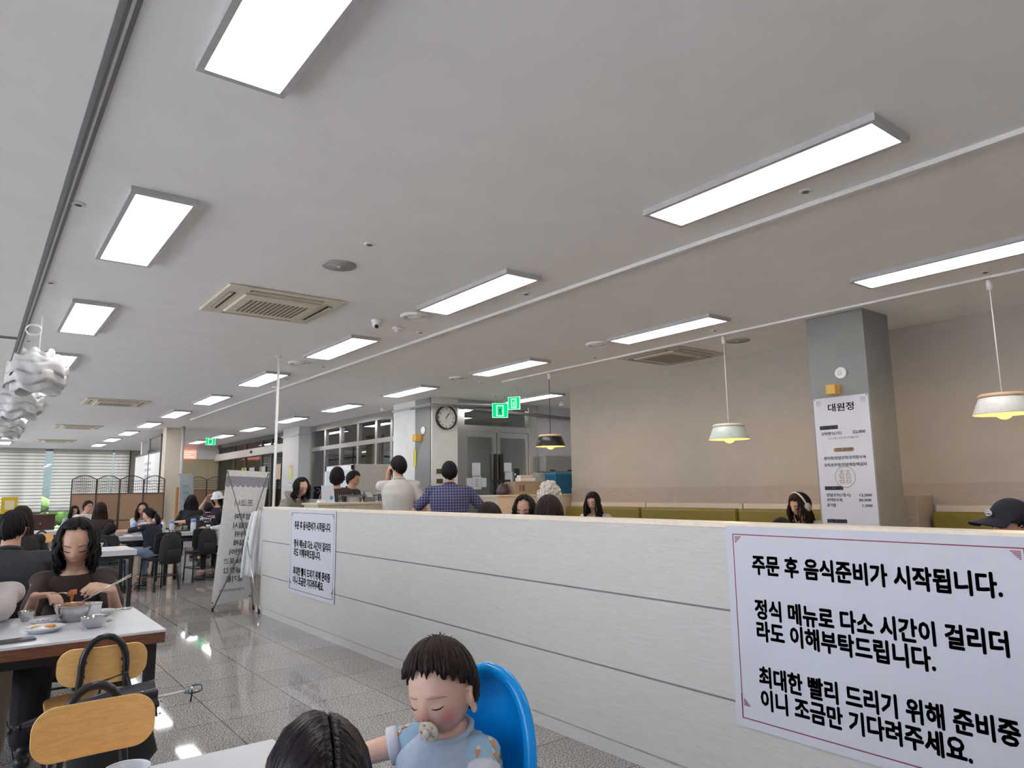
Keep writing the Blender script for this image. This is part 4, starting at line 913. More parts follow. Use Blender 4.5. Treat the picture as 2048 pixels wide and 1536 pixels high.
o = empty('low_cabinet', (1.9, 28.0, 0)); tag(o, 'dark wooden low cabinet under the far window blinds', 'cabinet'); MB().box((-.35, -.2, .05), (.40, .2, .72)).build('body', mat('dark walnut', (.06, .025, .018), .5), o); MB().box((-.38, -.22, .72), (.43, .22, .76)).build('cabinet_top', mat('red walnut', (.13, .05, .03), .4), o); MB().ball((0, -.205, .45), .03, 8).build('knob', M['steel'], o); MB().box((-.33, -.18, 0), (.38, .18, .05)).build('plinth', M['black'], o)
# ------------------------------------------------------------------ chairs
def chair(kind):
    """tube chair with a hoop back; faces +y; the board of the back sits in front of the hoop"""
    o = empty('dining_chair'); R = .0115
    s = MB(); s.prism(rrect(.38, .38, .10), .018, Matrix.Rotation(-PI/2, 4, 'X')); sm = s.build('seat', M['ply'] if kind == 'wood' else M['blackfab'], o, bevel=.004); sm.location = (0, .0, .445)
    f = MB()
    hp = [(-.098, -.20, .43)] + [(-.098+.004*t, -.205-.006*t, .43+.045*t) for t in range(1, 5)] + [(.082*math.cos(PI-a), -.235, .645+.115*math.sin(a)) for a in [PI*i/10 for i in range(0, 11)]] + [(.098-.004*t, -.205-.006*t, .43+.045*t) for t in range(4, 0, -1)] + [(.098, -.20, .43)]
    f.tube(hp, .0135, 8); f.build('back_hoop', M['black'], o, True)
    fr = MB(); fr.tube([(-.16, .16, .425), (.16, .16, .425), (.17, -.17, .425), (-.17, -.17, .425)], R, 8, closed=True); fr.build('frame', M['black'], o, True)
    st_ = MB(); st_.tube([(-.163, -.21, .20), (.163, -.21, .20), (.163, .175, .20), (-.163, .175, .20)], .008, 6, closed=True); st_.build('stretcher', M['black'], o, True)
    for x, y in ((-1, 1), (1, 1), (-1, -1), (1, -1)):
        lg = MB().tube([(x*.155, y*.165, .43), (x*(.165 if y > 0 else .185), y*(.18 if y > 0 else .235), .012)], R, 8).build('leg', M['black'], o, True)
        MB().cyl((x*(.165 if y > 0 else .185), y*(.18 if y > 0 else .235), 0), (x*(.165 if y > 0 else .185), y*(.18 if y > 0 else .235), .03), .015, 8).build('foot_cap', M['rubber'], lg)
    b = MB(); W, H = (.335, .155) if kind == 'wood' else (.39, .30); ol = rrect(W, H, .062 if kind == 'wood' else .05, 7); n = len(ol); t = .012 if kind == 'wood' else .03
    zc = .64 if kind == 'wood' else .66
    def bend(x, z, y): return (x, y + .035*(x/(W/2))**2*.6, z)
    # curved board made of vertical slices
    m_ = 26; vs = []; fs = []
    for i in range(m_+1):
        x = -W/2*math.cos(PI*i/m_); rr = .062 if kind == 'wood' else .05; dx = max(0, abs(x)-(W/2-rr)); hh = H/2-rr+math.sqrt(max(0, rr*rr-dx*dx))
        for y, z in ((-t/2, -hh), (t/2, -hh), (t/2, hh), (-t/2, hh)): vs.append(bend(x, z, y))
    for i in range(m_):
        for q in range(4): a, c = i*4+q, i*4+(q+1) % 4; fs.append((a, c, c+4, a+4))
    fs += [(0, 3, 2, 1), (m_*4, m_*4+1, m_*4+2, m_*4+3)]
    b.add(vs, fs); bo = b.build('backrest', M['ply'] if kind == 'wood' else M['blackfab'], o, bevel=.004 if kind == 'wood' else .012); bo.location = (0, -.212, zc); bo.rotation_euler = (math.radians(7), 0, 0)
    if kind == 'wood':
        k = MB()
        for x, z in ((-.083, .66), (-.088, .605), (.083, .66), (.088, .605)): k.ball((x*.9, -.228, z), (.014, .012, .009), 8).ball((x*.9, -.228, z+.022), (.013, .012, .009), 8)
        k.build('rubber_bumper', M['rubber'], o, True)
    return o
wchair = chair('wood'); wchair.location = (.515, 3.745, 0); wchair.rotation_euler = (0, 0, math.radians(-2))
tag(wchair, 'light wood chair with black hoop back pushed under the white dining table', 'chair', 'wooden hoop chairs')
c2_ = dup(wchair, (.375, 2.42, 0), PI+math.radians(3)); tag(c2_, 'light wood chair nearest the camera, its curved backboard facing us', 'chair', 'wooden hoop chairs')
bchair = chair('black'); bchair.location = (.20, 5.55, 0); tag(bchair, 'black chair under the man in the black shirt', 'chair', 'black chairs')
def bch(x, y, rz, label, wood_=False):
    o = dup(wchair if wood_ else bchair, (x, y, 0), rz); tag(o, label, 'chair', 'wooden hoop chairs' if wood_ else 'black chairs'); return o
# ------------------------------------------------------------------ tables
def table(x0, x1, y0, y1, label, name='dining_table', edge=True, zt=.74):
    o = empty(name, ((x0+x1)/2, (y0+y1)/2, 0)); tag(o, label, 'table'); W, D = x1-x0, y1-y0
    MB().box((-W/2, -D/2, zt-.012), (W/2, D/2, zt)).build('table_top', M['tablewhite'], o, bevel=.002)
    MB().box((-W/2+.002, -D/2+.002, zt-.058), (W/2-.002, D/2-.002, zt-.012)).build('edge_band', M['walnut'] if edge else M['tablewhite'], o)
    r = MB()
    for y in (-D/2+.06, D/2-.06): r.box((-W/2+.05, y-.018, zt-.10), (W/2-.05, y+.018, zt-.058))
    for x in (-W/2+.05, W/2-.05): r.box((x-.018, -D/2+.06, zt-.10), (x+.018, D/2-.06, zt-.058))
    r.build('rail', M['black'], o)
    for sx in (-1, 1):
        for sy in (-1, 1): MB().box((sx*(W/2-.05)-.022, sy*(D/2-.06)-.022, 0), (sx*(W/2-.05)+.022, sy*(D/2-.06)+.022, zt-.058)).build('leg', M['black'], o)
    return o
table(-.45, .765, 3.635, 4.465, 'white dining table with walnut edge and black legs, set with dishes')
table(-.75, .655, 1.22, 1.865, 'white table in the foreground at the bottom edge, behind the dark haired child')
table(1.05, 2.47, 11.75, 12.5, 'white table where the ponytailed woman in navy sits', edge=False)
table(2.66, 3.75, 12.45, 13.2, 'white table behind the banner, bottles with blue caps on it', edge=False)
table(-.2, .75, 5.95, 6.7, 'white table in front of the man in the black shirt', edge=False)
table(.55, 1.55, 9.0, 9.75, 'white table beyond the long haired woman at the left', edge=False)
table(.9, 1.9, 14.6, 15.3, 'white table nearest the rattan screen, at its left', edge=False)
# ------------------------------------------------------------------ people
def V(*a): return Vector(a)
KINDS_ = {   # head proportions: radii, eye height, nose tip, mouth, chin, jaw taper, cheek, nose size
    'adult': ((.074, .094, .112), .004, -.030, -.060, -.094, .30, .002, .018),
    'baby':  ((.069, .082, .099), -.009, -.037, -.060, -.088, .07, .012, .0165),
}
def head_pt(d, kind):
    (rx, ry, rz), ez, nz, mz, cz, jaw, chk, ns = KINDS_[kind]
    x, y, z = d; px, py, pz = x*rx, y*ry, z*rz
    if z < 0:
        t = -z; px *= 1-jaw*t**1.5
        if y > 0: py *= 1-.10*t*t
        else: py *= 1-.22*t
    if y > 0:
        f = min(1.0, y*2.2); g = lambda a, b: math.exp(-(a/b)**2)
        ax = abs(px); add = 0.0
        top = ez+.016
        if pz < top: 
            t = (top-pz)/(top-nz)
            b = t if t <= 1 else max(0.0, 1-(nz-pz)/.010)
            add += ns*g(px, .0105+.004*min(t, 1))*b
        add -= .0065*g(ax-.031, .015)*g(pz-ez, .011); add += .0035*g(ax-.031, .012)*g(pz-ez+.004, .008)
        add += .0025*g(ax-.028, .02)*g(pz-ez-.020, .008)
        add += .006*g(px, .022)*g(pz-mz, .011); add -= .003*g(px, .024)*g(pz-mz, .0025)
        add += .006*g(px, .02)*g(pz-cz, .014); add += chk*g(ax-.040, .026)*g(pz-(nz+mz)/2-.004, .026)
        py += add*f
    return Vector((px, py, pz))
_SURF = {}
def face_y(x, z, kind):
    if kind not in _SURF:
        P = []
        for i in range(150):
            th = PI*(i+.5)/150
            for j in range(150):
                ph = PI*(j+.5)/150; P.append(head_pt((math.sin(th)*math.cos(ph), math.sin(th)*math.sin(ph), math.cos(th)), kind))
        _SURF[kind] = np.array([tuple(p) for p in P])
    S = _SURF[kind]; k = np.argmin((S[:, 0]-x)**2+(S[:, 2]-z)**2); return float(S[k, 1])
def remesh(mb, name, voxel, m, parent, smooth_it=3, fac=.4):
    me = mb.me(name+'_raw'); tmp = bpy.data.objects.new(name+'_raw', me)
    md = tmp.modifiers.new('r', 'REMESH'); md.mode = 'VOXEL'; md.voxel_size = voxel; md.adaptivity = 0
    ms = tmp.modifiers.new('s', 'SMOOTH'); ms.iterations = smooth_it; ms.factor = fac
    out = to_mesh_alone(tmp, name); bpy.data.meshes.remove(me)
    out.name = name; out.materials.clear()
    return link(name, out, m, parent, True)
def ik(S, T, a, b, pole):
    d = T-S; L = d.length; mx = (a+b)*.985
    if L > mx: T = S+d*(mx/L); d = T-S; L = mx
    L = max(L, abs(a-b)+.02)
    ca = (a*a+L*L-b*b)/(2*a*L); ca = max(-1, min(1, ca)); n = d.normalized(); p = pole-n*pole.dot(n)
    if p.length < 1e-4: p = Vector((1, 0, 0))
    p.normalize(); return S+n*(a*ca)+p*(a*math.sqrt(max(0, 1-ca*ca))), T
def add_hand(mb, W, fd, pn, s, side, curl=.5, fist=0.0):
    """wrist W, finger direction fd, palm normal pn (palm faces that way), side +1 right / -1 left"""
    fd = fd.normalized(); pn = (pn-fd*pn.dot(fd)).normalized(); sd = fd.cross(pn)*side   # thumb side
    C = W+fd*.045*s
    mb.loft([(W-fd*.01*s, sd*.024*s, pn*.018*s), (W+fd*.03*s, sd*.034*s, pn*.016*s), (W+fd*.075*s, sd*.040*s, pn*.013*s), (W+fd*.092*s, sd*.036*s, pn*.010*s)], 12)
    for q, (off, L) in enumerate(((.028, .072), (.010, .080), (-.009, .074), (-.027, .058))):
        p = W+fd*.086*s+sd*off*s; d = (fd+sd*off*1.5).normalized(); c = curl*(1+.12*q)+fist; r = .0085*s
        for seg in range(3):
            ang = c*(.55 if seg == 0 else .8); d = (d*math.cos(ang)+pn*math.sin(ang)).normalized()
            nx = p+d*L*s*(.45, .32, .23)[seg]; mb.cap(p, r, nx, r*.9, 8); p = nx; r *= .92
    p = W+fd*.025*s+sd*.028*s; d = (sd*.75+fd*.6+pn*.35).normalized(); r = .010*s
    for seg in range(2):
        nx = p+d*(.042, .032)[seg]*s; mb.cap(p, r, nx, r*.88, 8); p = nx; d = (d*.75+fd*.55+pn*.35*curl).normalized(); r *= .9
    return C
def person(H, ang, label, pose='sit', sex='f', lean=12, pitch=10, turn=0, tilt=0, nlean=None, s=None, hands=None, skin='skin', top=None, sleeve='short', bottom=None, hair='long', hairm='hair', L=.3, face='down', kind='adult', voxel=.0085, curl=.5, wide=1.0, shoe=None, name='person', cat='person', palm=None, fdir=None, build=1.0, neckline=0.0, hs=1.0, knee=None, bangs=True, fringe=.052, body_mat=None, knee_up=0.0, seat=.53, elbow=None, hood=False, group=None):
    if shoe is None and kind == 'adult': shoe = mat('black leather', (.02, .018, .02), .4)
    H = Vector(H); l = math.radians(lean); nl = math.radians(lean*.9+8 if nlean is None else nlean)
    if kind == 'baby': TL, NK = .30, .088
    else: TL, NK = .50, .145
    if s is None:
        if pose == 'sit': s = max(.78, min(1.12, (H.z-seat)/(TL*math.cos(l)+NK*math.cos(nl))))
        else: s = H.z/(.93+TL*math.cos(l)+NK*math.cos(nl))
    zp = H.z-(TL*math.cos(l)+NK*math.cos(nl))*s
    rz = math.radians(ang)-PI/2; hy = (TL*math.sin(l)+NK*math.sin(nl))*s
    base = Vector((H.x, H.y, 0))-Matrix.Rotation(rz, 3, 'Z') @ Vector((0, hy, 0))
    o = empty(name, base, rz); tag(o, label, cat, group); Wm = Matrix.Translation(base) @ Matrix.Rotation(rz, 4, 'Z'); Wi = Wm.inverted()
    P = V(0, 0, zp); u = V(0, math.sin(l), math.cos(l)); fwd = V(0, math.cos(l), -math.sin(l)); X = V(1, 0, 0); Z = V(0, 0, 1)
    u2 = V(0, math.sin(l*1.25), math.cos(l*1.25)); N = P+u*TL*s; C = N+V(0, math.sin(nl), math.cos(nl))*NK*s
    hm = s*hs; Hm = Matrix.Translation(C) @ Matrix.Rotation(math.radians(turn), 4, 'Z') @ Matrix.Rotation(math.radians(-pitch), 4, 'X') @ Matrix.Rotation(math.radians(tilt), 4, 'Y') @ Matrix.Scale(hm, 4)
    m_ = sex == 'm'; bb = build
    if kind == 'baby': W4 = [(-.05, .105, .085), (.0, .115, .095), (.10, .112, .095), (.20, .112, .09), (.255, .085, .070), (.30, .040, .045)]
    elif m_: W4 = [(-.10, .165, .115), (0, .170, .12), (.18, .158, .115), (.33, .180, .122), (.42, .170, .100), (.468, .105, .075), (.50, .058, .060)]
    else: W4 = [(-.10, .170, .115), (0, .172, .12), (.18, .132, .100), (.33, .150, .112), (.42, .145, .088), (.468, .088, .066), (.50, .048, .052)]
    def torso(mb, inf, k0=0, k1=None, wx=1.0):
        R_ = [(P+u*t*s+(fwd*(-.012*s*math.sin(PI*max(0, t)/.5))), X*(w*s*bb*wx+inf), fwd*(d*s*bb+inf)) for t, w, d in W4[k0:k1]]; mb.loft(R_, 20)
    sw = (.095 if kind == 'baby' else (.188 if m_ else .163))*s*min(bb, 1.12); sh = [P+u*(.245 if kind == 'baby' else .425)*s+X*(q*sw)-fwd*.01*s for q in (1, -1)]
    al, bl = ((.135, .12) if kind == 'baby' else (.285, .245)); al *= s; bl *= s
    ra = (.030, .026, .021) if kind == 'baby' else ((.050, .040, .027) if m_ else (.042, .034, .023))
    if hands is None: hands = [None, None]
    arms = []
    for i, q in enumerate((1, -1)):
        h = hands[i]
        if h is None:
            T = P+V(q*.13*s, .30*s, .20*s) if pose == 'sit' else sh[i]+V(q*.05, .03, -.50*s)
        else: T = Wi @ Vector(h)
        pole = V(q*.8, -.35, -.9) if elbow is None or elbow[i] is None else Vector(elbow[i])
        E_, T = ik(sh[i], T, al, bl, pole); arms.append((sh[i], E_, T))
    hip = [P+X*(q*.085*s)-Z*.01*s for q in (1, -1)]; legs = []
    for i, q in enumerate((1, -1)):
        if kind == 'baby': K = hip[i]+V(q*.05, .16*s, .0); A = K+V(0, .02, -.15*s)
        elif pose == 'sit': K = hip[i]+V(q*.055*s, .41*s, .02); A = V(K.x+q*.01, K.y-.05+(.10 if i else 0), .085) if K.z-.085 < .46*s else K+V(0, .0, -.42*s)
        else: K = hip[i]+V(q*.02, .03, -.42*s); A = V(K.x, K.y-.06, .085)
        legs.append((hip[i], K, A))
    rl = (.052, .045, .035) if kind == 'baby' else (.078, .052, .036)
    rl = tuple(v*s for v in rl)
    # --- the body, one continuous surface
    mb = MB(); torso(mb, -.006)
    mb.cap(N-u*.05*s, (.034 if kind == 'baby' else .056 if m_ else .047)*s, C-u*.03*s, (.034 if kind == 'baby' else .052 if m_ else .045)*s, 14)
    for S_ in sh: mb.cap(N-u*.045*s, ra[0]*s*.85, S_, ra[0]*s*.95, 10)
    vs = []; fs = []; nt, npj = 44, 60
    for i in range(nt+1):
        th = PI*i/nt
        for j in range(npj):
            ph = 2*PI*j/npj; vs.append(Hm @ head_pt((math.sin(th)*math.cos(ph), math.sin(th)*math.sin(ph), math.cos(th)), kind))
    for i in range(nt):
        for j in range(npj): j2 = (j+1) % npj; fs.append((i*npj+j, (i+1)*npj+j, (i+1)*npj+j2, i*npj+j2))
    mb.add(vs, fs)
    rx, ry, rz_ = KINDS_[kind][0]; ez = KINDS_[kind][1]
    for q in (1, -1):
        ec = Hm @ V(q*rx*1.02, -.004, ez-(.016 if kind == 'adult' else .024)); Em = Hm.to_3x3() @ Matrix.Rotation(q*math.radians(-22), 3, 'Z')
        er = 1.0
        pts = [ec+Em @ V(q*.006, .004-.016*math.cos(a)*er, .029*math.sin(a)*er) for a in [math.radians(-70+20*i) for i in range(13)]]
        mb.tube(pts, .0045*hm, 7); mb.ball(ec+Em @ V(q*.004, .003, -.024), (.006*hm, .008*hm, .008*hm), 8); mb.ball(ec, (.007*hm, .013*hm, .022*hm), 10, Em.to_4x4())
    for i, q in enumerate((1, -1)):
        S_, E_, T_ = arms[i]; mb.cap(S_, ra[0]*s, E_, ra[1]*s, 12); mb.cap(E_, ra[1]*s, T_, ra[2]*s, 12)
        fd = (T_-E_) if fdir is None or fdir[i] is None else Matrix.Rotation(-rz, 3, 'Z') @ Vector(fdir[i])
        pn = V(-q*.4, 0, -1) if palm is None or palm[i] is None else Matrix.Rotation(-rz, 3, 'Z') @ Vector(palm[i])
        cu = curl[i] if isinstance(curl, (list, tuple)) else curl
        add_hand(mb, T_, fd, pn, s*(.62 if kind == 'baby' else 1.0), q, cu)
        h, K, A = legs[i]; mb.cap(h, rl[0], K, rl[1], 12); mb.cap(K, rl[1], A, rl[2], 12); mb.cap(A-V(0, .03, .03), .033*s, A+V(0, .13*s, -.045), .026*s, 10)
    remesh(mb, 'body', voxel, M[skin], o, 2, .35)
    # --- clothes
    cv = max(voxel, .008)
    if top is not None:
        c = MB(); k1 = len(W4)-(0 if m_ else 1); torso(c, .014, 0, k1)
        fr = {'short': .74 if kind == 'adult' else .26, 'long': 1.0, 'none': .22, 'half': .9}[sleeve]
        for i, q in enumerate((1, -1)):
            S_, E_, T_ = arms[i]; e = S_.lerp(E_, fr) if sleeve != 'long' else E_
            c.cap(N-u*.060*s+X*(q*.035*s), ra[0]*s*1.10, S_, ra[0]*s*1.30, 12)
            c.cap(S_+V(-q*.02, 0, .0), ra[0]*s*1.30, e, ra[1]*(1.5 if sleeve != 'long' else 1.6)*s, 12)
            if sleeve == 'long': c.cap(E_, ra[1]*1.6*s, E_.lerp(T_, .93), ra[2]*1.6*s, 12)
        sh_o = remesh(c, 'shirt', cv, top, o, 4, .5)
        puff(sh_o.data, lambda c: noise.noise(c*9)*.006+noise.noise(c*23)*.0025)
        if m_:
            cb_ = MB(); cb_.tube([N-u*.002*s+X*(.066*s*math.sin(a))+fwd*(.064*s*math.cos(a))-u*(.016*s*math.cos(a)) for a in [2*PI*i/24 for i in range(24)]], .014*s, 8, closed=True); cb_.build('collar', top, o, True)
        if hood:
            hb = MB(); hb.loft([(N+V(0, -.03, -.03)*s, X*.10*s, fwd*.09*s), (N+V(0, -.06, .03)*s, X*.115*s, fwd*.10*s), (N+V(0, -.085, .06)*s, X*.085*s, fwd*.06*s)], 18); remesh(hb, 'hood', cv, top, o, 3, .5)
    if bottom is not None:
        c = MB(); R_ = [(P+u*t*s, X*(w*s*bb+.016), fwd*(d*s*bb+.016)) for t, w, d in ((-.11, .165, .115), (0, .172, .122), (.08, .16, .115))] if kind != 'baby' else [(P+u*t*s, X*(w*s+.02), fwd*(d*s+.02)) for t, w, d in ((-.06, .105, .09), (0, .115, .095), (.05, .11, .09))]
        c.loft(R_, 18)
        for h, K, A in legs: c.cap(h, rl[0]*1.12*wide**.4, K, rl[1]*1.22*wide, 12); c.cap(K, rl[1]*1.22*wide, K.lerp(A, .93), rl[2]*1.45*wide, 12)
        pt = remesh(c, 'trousers', cv, bottom, o, 4, .5)
        puff(pt.data, lambda c: noise.noise(c*8)*.006)
    if shoe is not None:
        for h, K, A in legs:
            sb = MB(); zf = .034; a = V(A.x, A.y-.05*s, zf+.006); b_ = V(A.x, A.y+.17*s, zf); sb.cap(a, .040*s, b_, .036*s, 12); sb.cap(V(A.x, A.y-.02, zf+.03), .044*s, V(A.x, A.y+.06*s, zf+.02), .038*s, 12)
            sb.v = [(x, y, max(z, .004)) for x, y, z in sb.v]; sb.build('shoe', shoe, o, True)
    # --- face
    def fp(x, z, off=0.0): return Hm @ V(x, face_y(x, z, kind)+off, z)
    (rx, ry, rz_), ez, nz, mz, cz, jaw, chk, ns = KINDS_[kind]
    if face:
        fx = 1.0 if voxel < .0055 else 1.9
        e = MB(); 
        for q in (1, -1):
            if face == 'down':
                kb = hm*(fx if kind == 'adult' else .62); e.tube([fp(q*(.031+(.0145 if kind == 'adult' else .0125)*t), ez-.007-.0035*(1-t*t)+q*0, .0006) for t in (-1, -.6, -.2, .2, .6, 1)], [.0009*kb, .0020*kb, .0026*kb, .0028*kb, .0024*kb, .0010*kb], 6)
            else:
                e.tube([fp(q*(.031+.0145*t), ez-.001+.0035*(1-t*t), .0004) for t in (-1, -.6, -.2, .2, .6, 1)], [.0006*hm*fx, .0012*hm*fx, .0015*hm*fx, .0016*hm*fx, .0014*hm*fx, .0006*hm*fx], 6)
                c_ = fp(q*.031, ez-.002, -.0005); e.ball(c_, (.0058*hm*fx, .0022*hm, .0050*hm*fx), 10, Hm.to_3x3().normalized().to_4x4())
        e.build('eyelash', M['lash'], o, True)
        if face == 'open':
            w = MB()
            for q in (1, -1): w.ball(fp(q*.031, ez-.002, -.0016), (.0125*hm, .0026*hm, .0052*hm), 12, Hm.to_3x3().normalized().to_4x4())
            w.build('eye_white', M['eyewhite'], o, True)
        b = MB()
        for q in (1, -1): b.tube([fp(q*(.031+.019*t), ez+(.0175+.0025*(1-(t-.1)**2) if kind == 'adult' else .0165-.0055*max(0, t)**2-.001*t), .0004) for t in (-1, -.5, 0, .5, 1)], [.0012*hm*fx, .0022*hm*fx, .0024*hm*fx, .0020*hm*fx, .0008*hm*fx], 6)
        b.build('eyebrow', M['brow'] if kind == 'adult' else mat('baby brow', (.50, .29, .21), .7), o, True)
        lw = .021 if kind == 'adult' else .014
        lp = MB(); lp.tube([fp(lw*t, mz+.0030-.0008*abs(t), -.0002) for t in (-1, -.6, -.25, 0, .25, .6, 1)], [.0008*hm, .0024*hm*fx**.5, .0033*hm*fx**.5, .0027*hm*fx**.5, .0033*hm*fx**.5, .0024*hm*fx**.5, .0008*hm], 7)
        lp.tube([fp(lw*.9*t, mz-.0042+.002*t*t, -.0004) for t in (-1, -.5, 0, .5, 1)], [.0008*hm, .0034*hm, .0042*hm, .0034*hm, .0008*hm], 7)
        lp.build('lips', M['lip'] if kind == 'adult' else mat('baby lips', (.60, .24, .22), .4), o, True)
        nb = MB()
        for q in (1, -1): nb.ball(fp(q*.0065, nz-.004, -.001), (.0030*hm, .002*hm, .0018*hm), 8)
        nb.build('nostril', mat('nostril shade', (.20, .07, .05), .8), o)
    # --- hair
    if hair and hair != 'part2':
        rg = random.Random(hash(label) % 1000 if False else sum(map(ord, label))); hb = MB()
        def sc(th, ph, off): 
            # th from the whorl, ph azimuth from the front (0) towards the right
            d = V(math.sin(th)*math.sin(ph), math.sin(th)*math.cos(ph), math.cos(th)); tb = -.28
            d = V(d.x, d.y*math.cos(tb)+d.z*math.sin(tb), -d.y*math.sin(tb)+d.z*math.cos(tb)); p = head_pt(d, kind); return Hm @ (p*(1+off/p.length))
        fh = {'adult': 64, 'baby': 66}[kind]
        def end(ph):
            a = abs(math.degrees(ph))
            if a < 48: return (fh+4 if bangs else fh-16)
            if a < 78: return fh+4+(a-48)*(.55 if kind == 'adult' else .3)
            if a < 105: return 86+(a-78)*.55-(18 if kind == 'baby' else 0)
            return 101+(a-105)*.24
        vol = .020 if hair in ('long', 'bob', 'part', 'curly') else .014
        n = 120 if kind == 'adult' else 190; lr = .82 if kind == 'adult' else .62; dn = (-u*.45-Z*.55).normalized()
        # close cap beneath the locks
        cp = MB(); vs = []; fs = []; kk, nn = 10, 48
        for i in range(kk+1):
            for j in range(nn):
                ph = -PI+2*PI*j/nn; vs.append(sc(math.radians(max(1, end(ph)-4))*i/kk, ph, .005+.006*math.sin(PI*min(i/kk, .5))))
        for i in range(kk):
            for j in range(nn): j2 = (j+1) % nn; fs.append((i*nn+j, i*nn+j2, (i+1)*nn+j2, (i+1)*nn+j))
        hb.add(vs, fs)
        for q in range(n):
            ph = -PI+2*PI*(q+.5*rg.random())/n; a = abs(math.degrees(ph)); te = math.radians(end(ph)+rg.uniform(-3, 4)*(1.8 if kind == 'baby' or hair == 'short' else 1)); off = vol*rg.uniform(.55, 1.0); pts = []; rr = []
            if hair == 'part' or hair == 'long' and not bangs or hair == 'bob' and not bangs:
                # swept from a middle-side parting
                if a < 60: te = math.radians(end(ph)+2)
            k = 9
            swirl = rg.uniform(-.12, .12)+(.28*math.copysign(1, ph+.25) if (a < 52 and not bangs) else 0)
            for i in range(k):
                t = i/(k-1); tt = .04+te*t
                pts.append(sc(tt, ph+swirl*t*t*1.3, off*(.45+.55*math.sin(PI*min(1, t*1.15)*.5+.2)))); rr.append((.0125-.0035*t)*hm*lr)
            if hair == 'short': rr[-1] = .004*hm; rr[-2] = .008*hm
            if a < 52 and bangs: rr[-1] = .0012*hm; rr[-2] = .0045*hm; rr[-3] = .007*hm*min(1, lr*1.3)
            if hair in ('long', 'part', 'curly', 'bob') and a > (50 if bangs else 40):
                Lk = L*s*rg.uniform(.85, 1.06); p = pts[-1]; m2 = 7; r0 = rr[-1]; outw = (p-C); outw.z = 0; outw = outw.normalized() if outw.length > 1e-4 else V(0, -1, 0)
                for i in range(1, m2+1):
                    t = i/m2; wv = .010*math.sin(t*7+q)*(2.2 if hair == 'curly' else 1)
                    bow = outw*(.020*math.sin(PI*t) if hair != 'bob' else .014*math.sin(PI*t*.9)-.02*t)
                    dd = dn if a > 95 else -Z
                    pts.append(p+dd*Lk*t+bow*s+X*wv*s); rr.append(max(.003*hm, r0*(1-.55*t*t)*1.05))
            if hair in ('pony', 'bun') and a > 55:
                G = Hm @ V(0, -.112, .02); e0 = pts[4]; pts = pts[:5]+[e0.lerp(G, .55)+(e0-C).normalized()*.02*hm, G]; rr = rr[:5]+[.011*hm, .009*hm]
            hb.tube(pts, rr, 6)
        if hair == 'pony':
            G = Hm @ V(0, -.115, .02)
            for q in range(16):
                a = 2*PI*q/16; c_ = V(math.cos(a), math.sin(a), 0)*.018*hm; pts = [G]+[G+c_*(1+1.1*math.sin(PI*t))+V(0, -.06*math.sin(PI*min(1, t*1.2)*.6), 0)*s+dn*L*s*t for t in (.12, .3, .5, .7, .88, 1.0)]; hb.tube(pts, [.010*hm]*4+[.008*hm, .006*hm, .002*hm], 6)
        if hair == 'fluffy':
            for q in range(260):
                d = V(rg.gauss(0, 1), rg.gauss(-.25, 1), rg.gauss(.4, .9)).normalized()
                if d.z < -.45 or (d.y > .45 and d.z < .35): continue
                p = head_pt(d, kind); hb.ball(Hm @ (p*(1+rg.uniform(.012, .03)/p.length)), .018*hm*rg.uniform(.7, 1.2), 7)
        if kind == 'baby':
            for q in range(26):
                p0 = sc(.06+.30*rg.random(), rg.uniform(-3, 3), .010); d_ = V(rg.uniform(-.016, .016), rg.uniform(-.012, .016), .007+.010*rg.random()); hb.tube([p0, p0+d_*.5, p0+d_+V(0, .004, -.003)], [.0014, .0010, .0004], 5)
        hb.build('hair', M[hairm], o, True)
    return dict(o=o, Hm=Hm, C=C, N=N, arms=arms, Wm=Wm, s=s, sh=sh, P=P, u=u, fwd=fwd, fp=fp, legs=legs)
def cloth(name, col, **k): return mat(name, col, .85, nscale=70, bump=.06, **k)
# ------------------------------------------------------------------ the woman eating at the white table
RBW = cloth('brown cotton', (.040, .024, .020)); BLK = cloth('black cotton', (.016, .015, .018)); CHAR = cloth('charcoal cotton', (.030, .031, .038)); WHT = cloth('white shirt cotton', (.60, .60, .62)); NAVY = cloth('navy cotton', (.016, .018, .036))
JEAN = cloth('denim', (.19, .25, .33)); KHAKI = cloth('khaki twill', (.26, .22, .17)); GREYW = cloth('pale grey cotton', (.46, .43, .42)); BKSH = mat('black leather', (.02, .018, .02), .4)
w1 = person((.515, 4.82, 1.078), 262, 'person in a brown short sleeved top eating at the white table', lean=14, pitch=22, turn=-4, nlean=24, hands=[(.312, 4.50, .835), (.655, 4.46, .845)], top=RBW, sleeve='short', bottom=BLK, wide=1.5, hair='bob', L=.15, face='down', voxel=.0048, bangs=False, curl=[1.0, .95], palm=[(.3, -.4, -1), (-.6, .2, -.7)], fdir=[(.55, -.55, .10), (-.75, -.45, .22)], shoe=BKSH, skin='skinpale', elbow=[(.25, .1, -1), (-.25, .1, -1)], s=1.03, hs=1.13)
person((.04, 4.30, 1.03), 280, 'person in a pale grey shirt leaning on the white table, cut by the left edge', sex='m', lean=30, pitch=18, hands=[(-.20, 4.05, .80), (.05, 3.95, .83)], top=GREYW, sleeve='long', bottom=KHAKI, hair='short', voxel=.008, shoe=BKSH, build=1.15, elbow=[None, (-.9, .2, -.55)])
bm = person((.235, 5.52, 1.150), 80, 'person in a black short sleeved shirt and glasses seen from behind at the left', sex='m', lean=8, pitch=6, turn=-22, top=CHAR, bottom=KHAKI, hair='short', face=None, nlean=20, hs=.92, voxel=.008, shoe=mat('navy sneaker', (.02, .025, .05), .6), build=1.15)
g = MB(); Hm = bm['Hm']
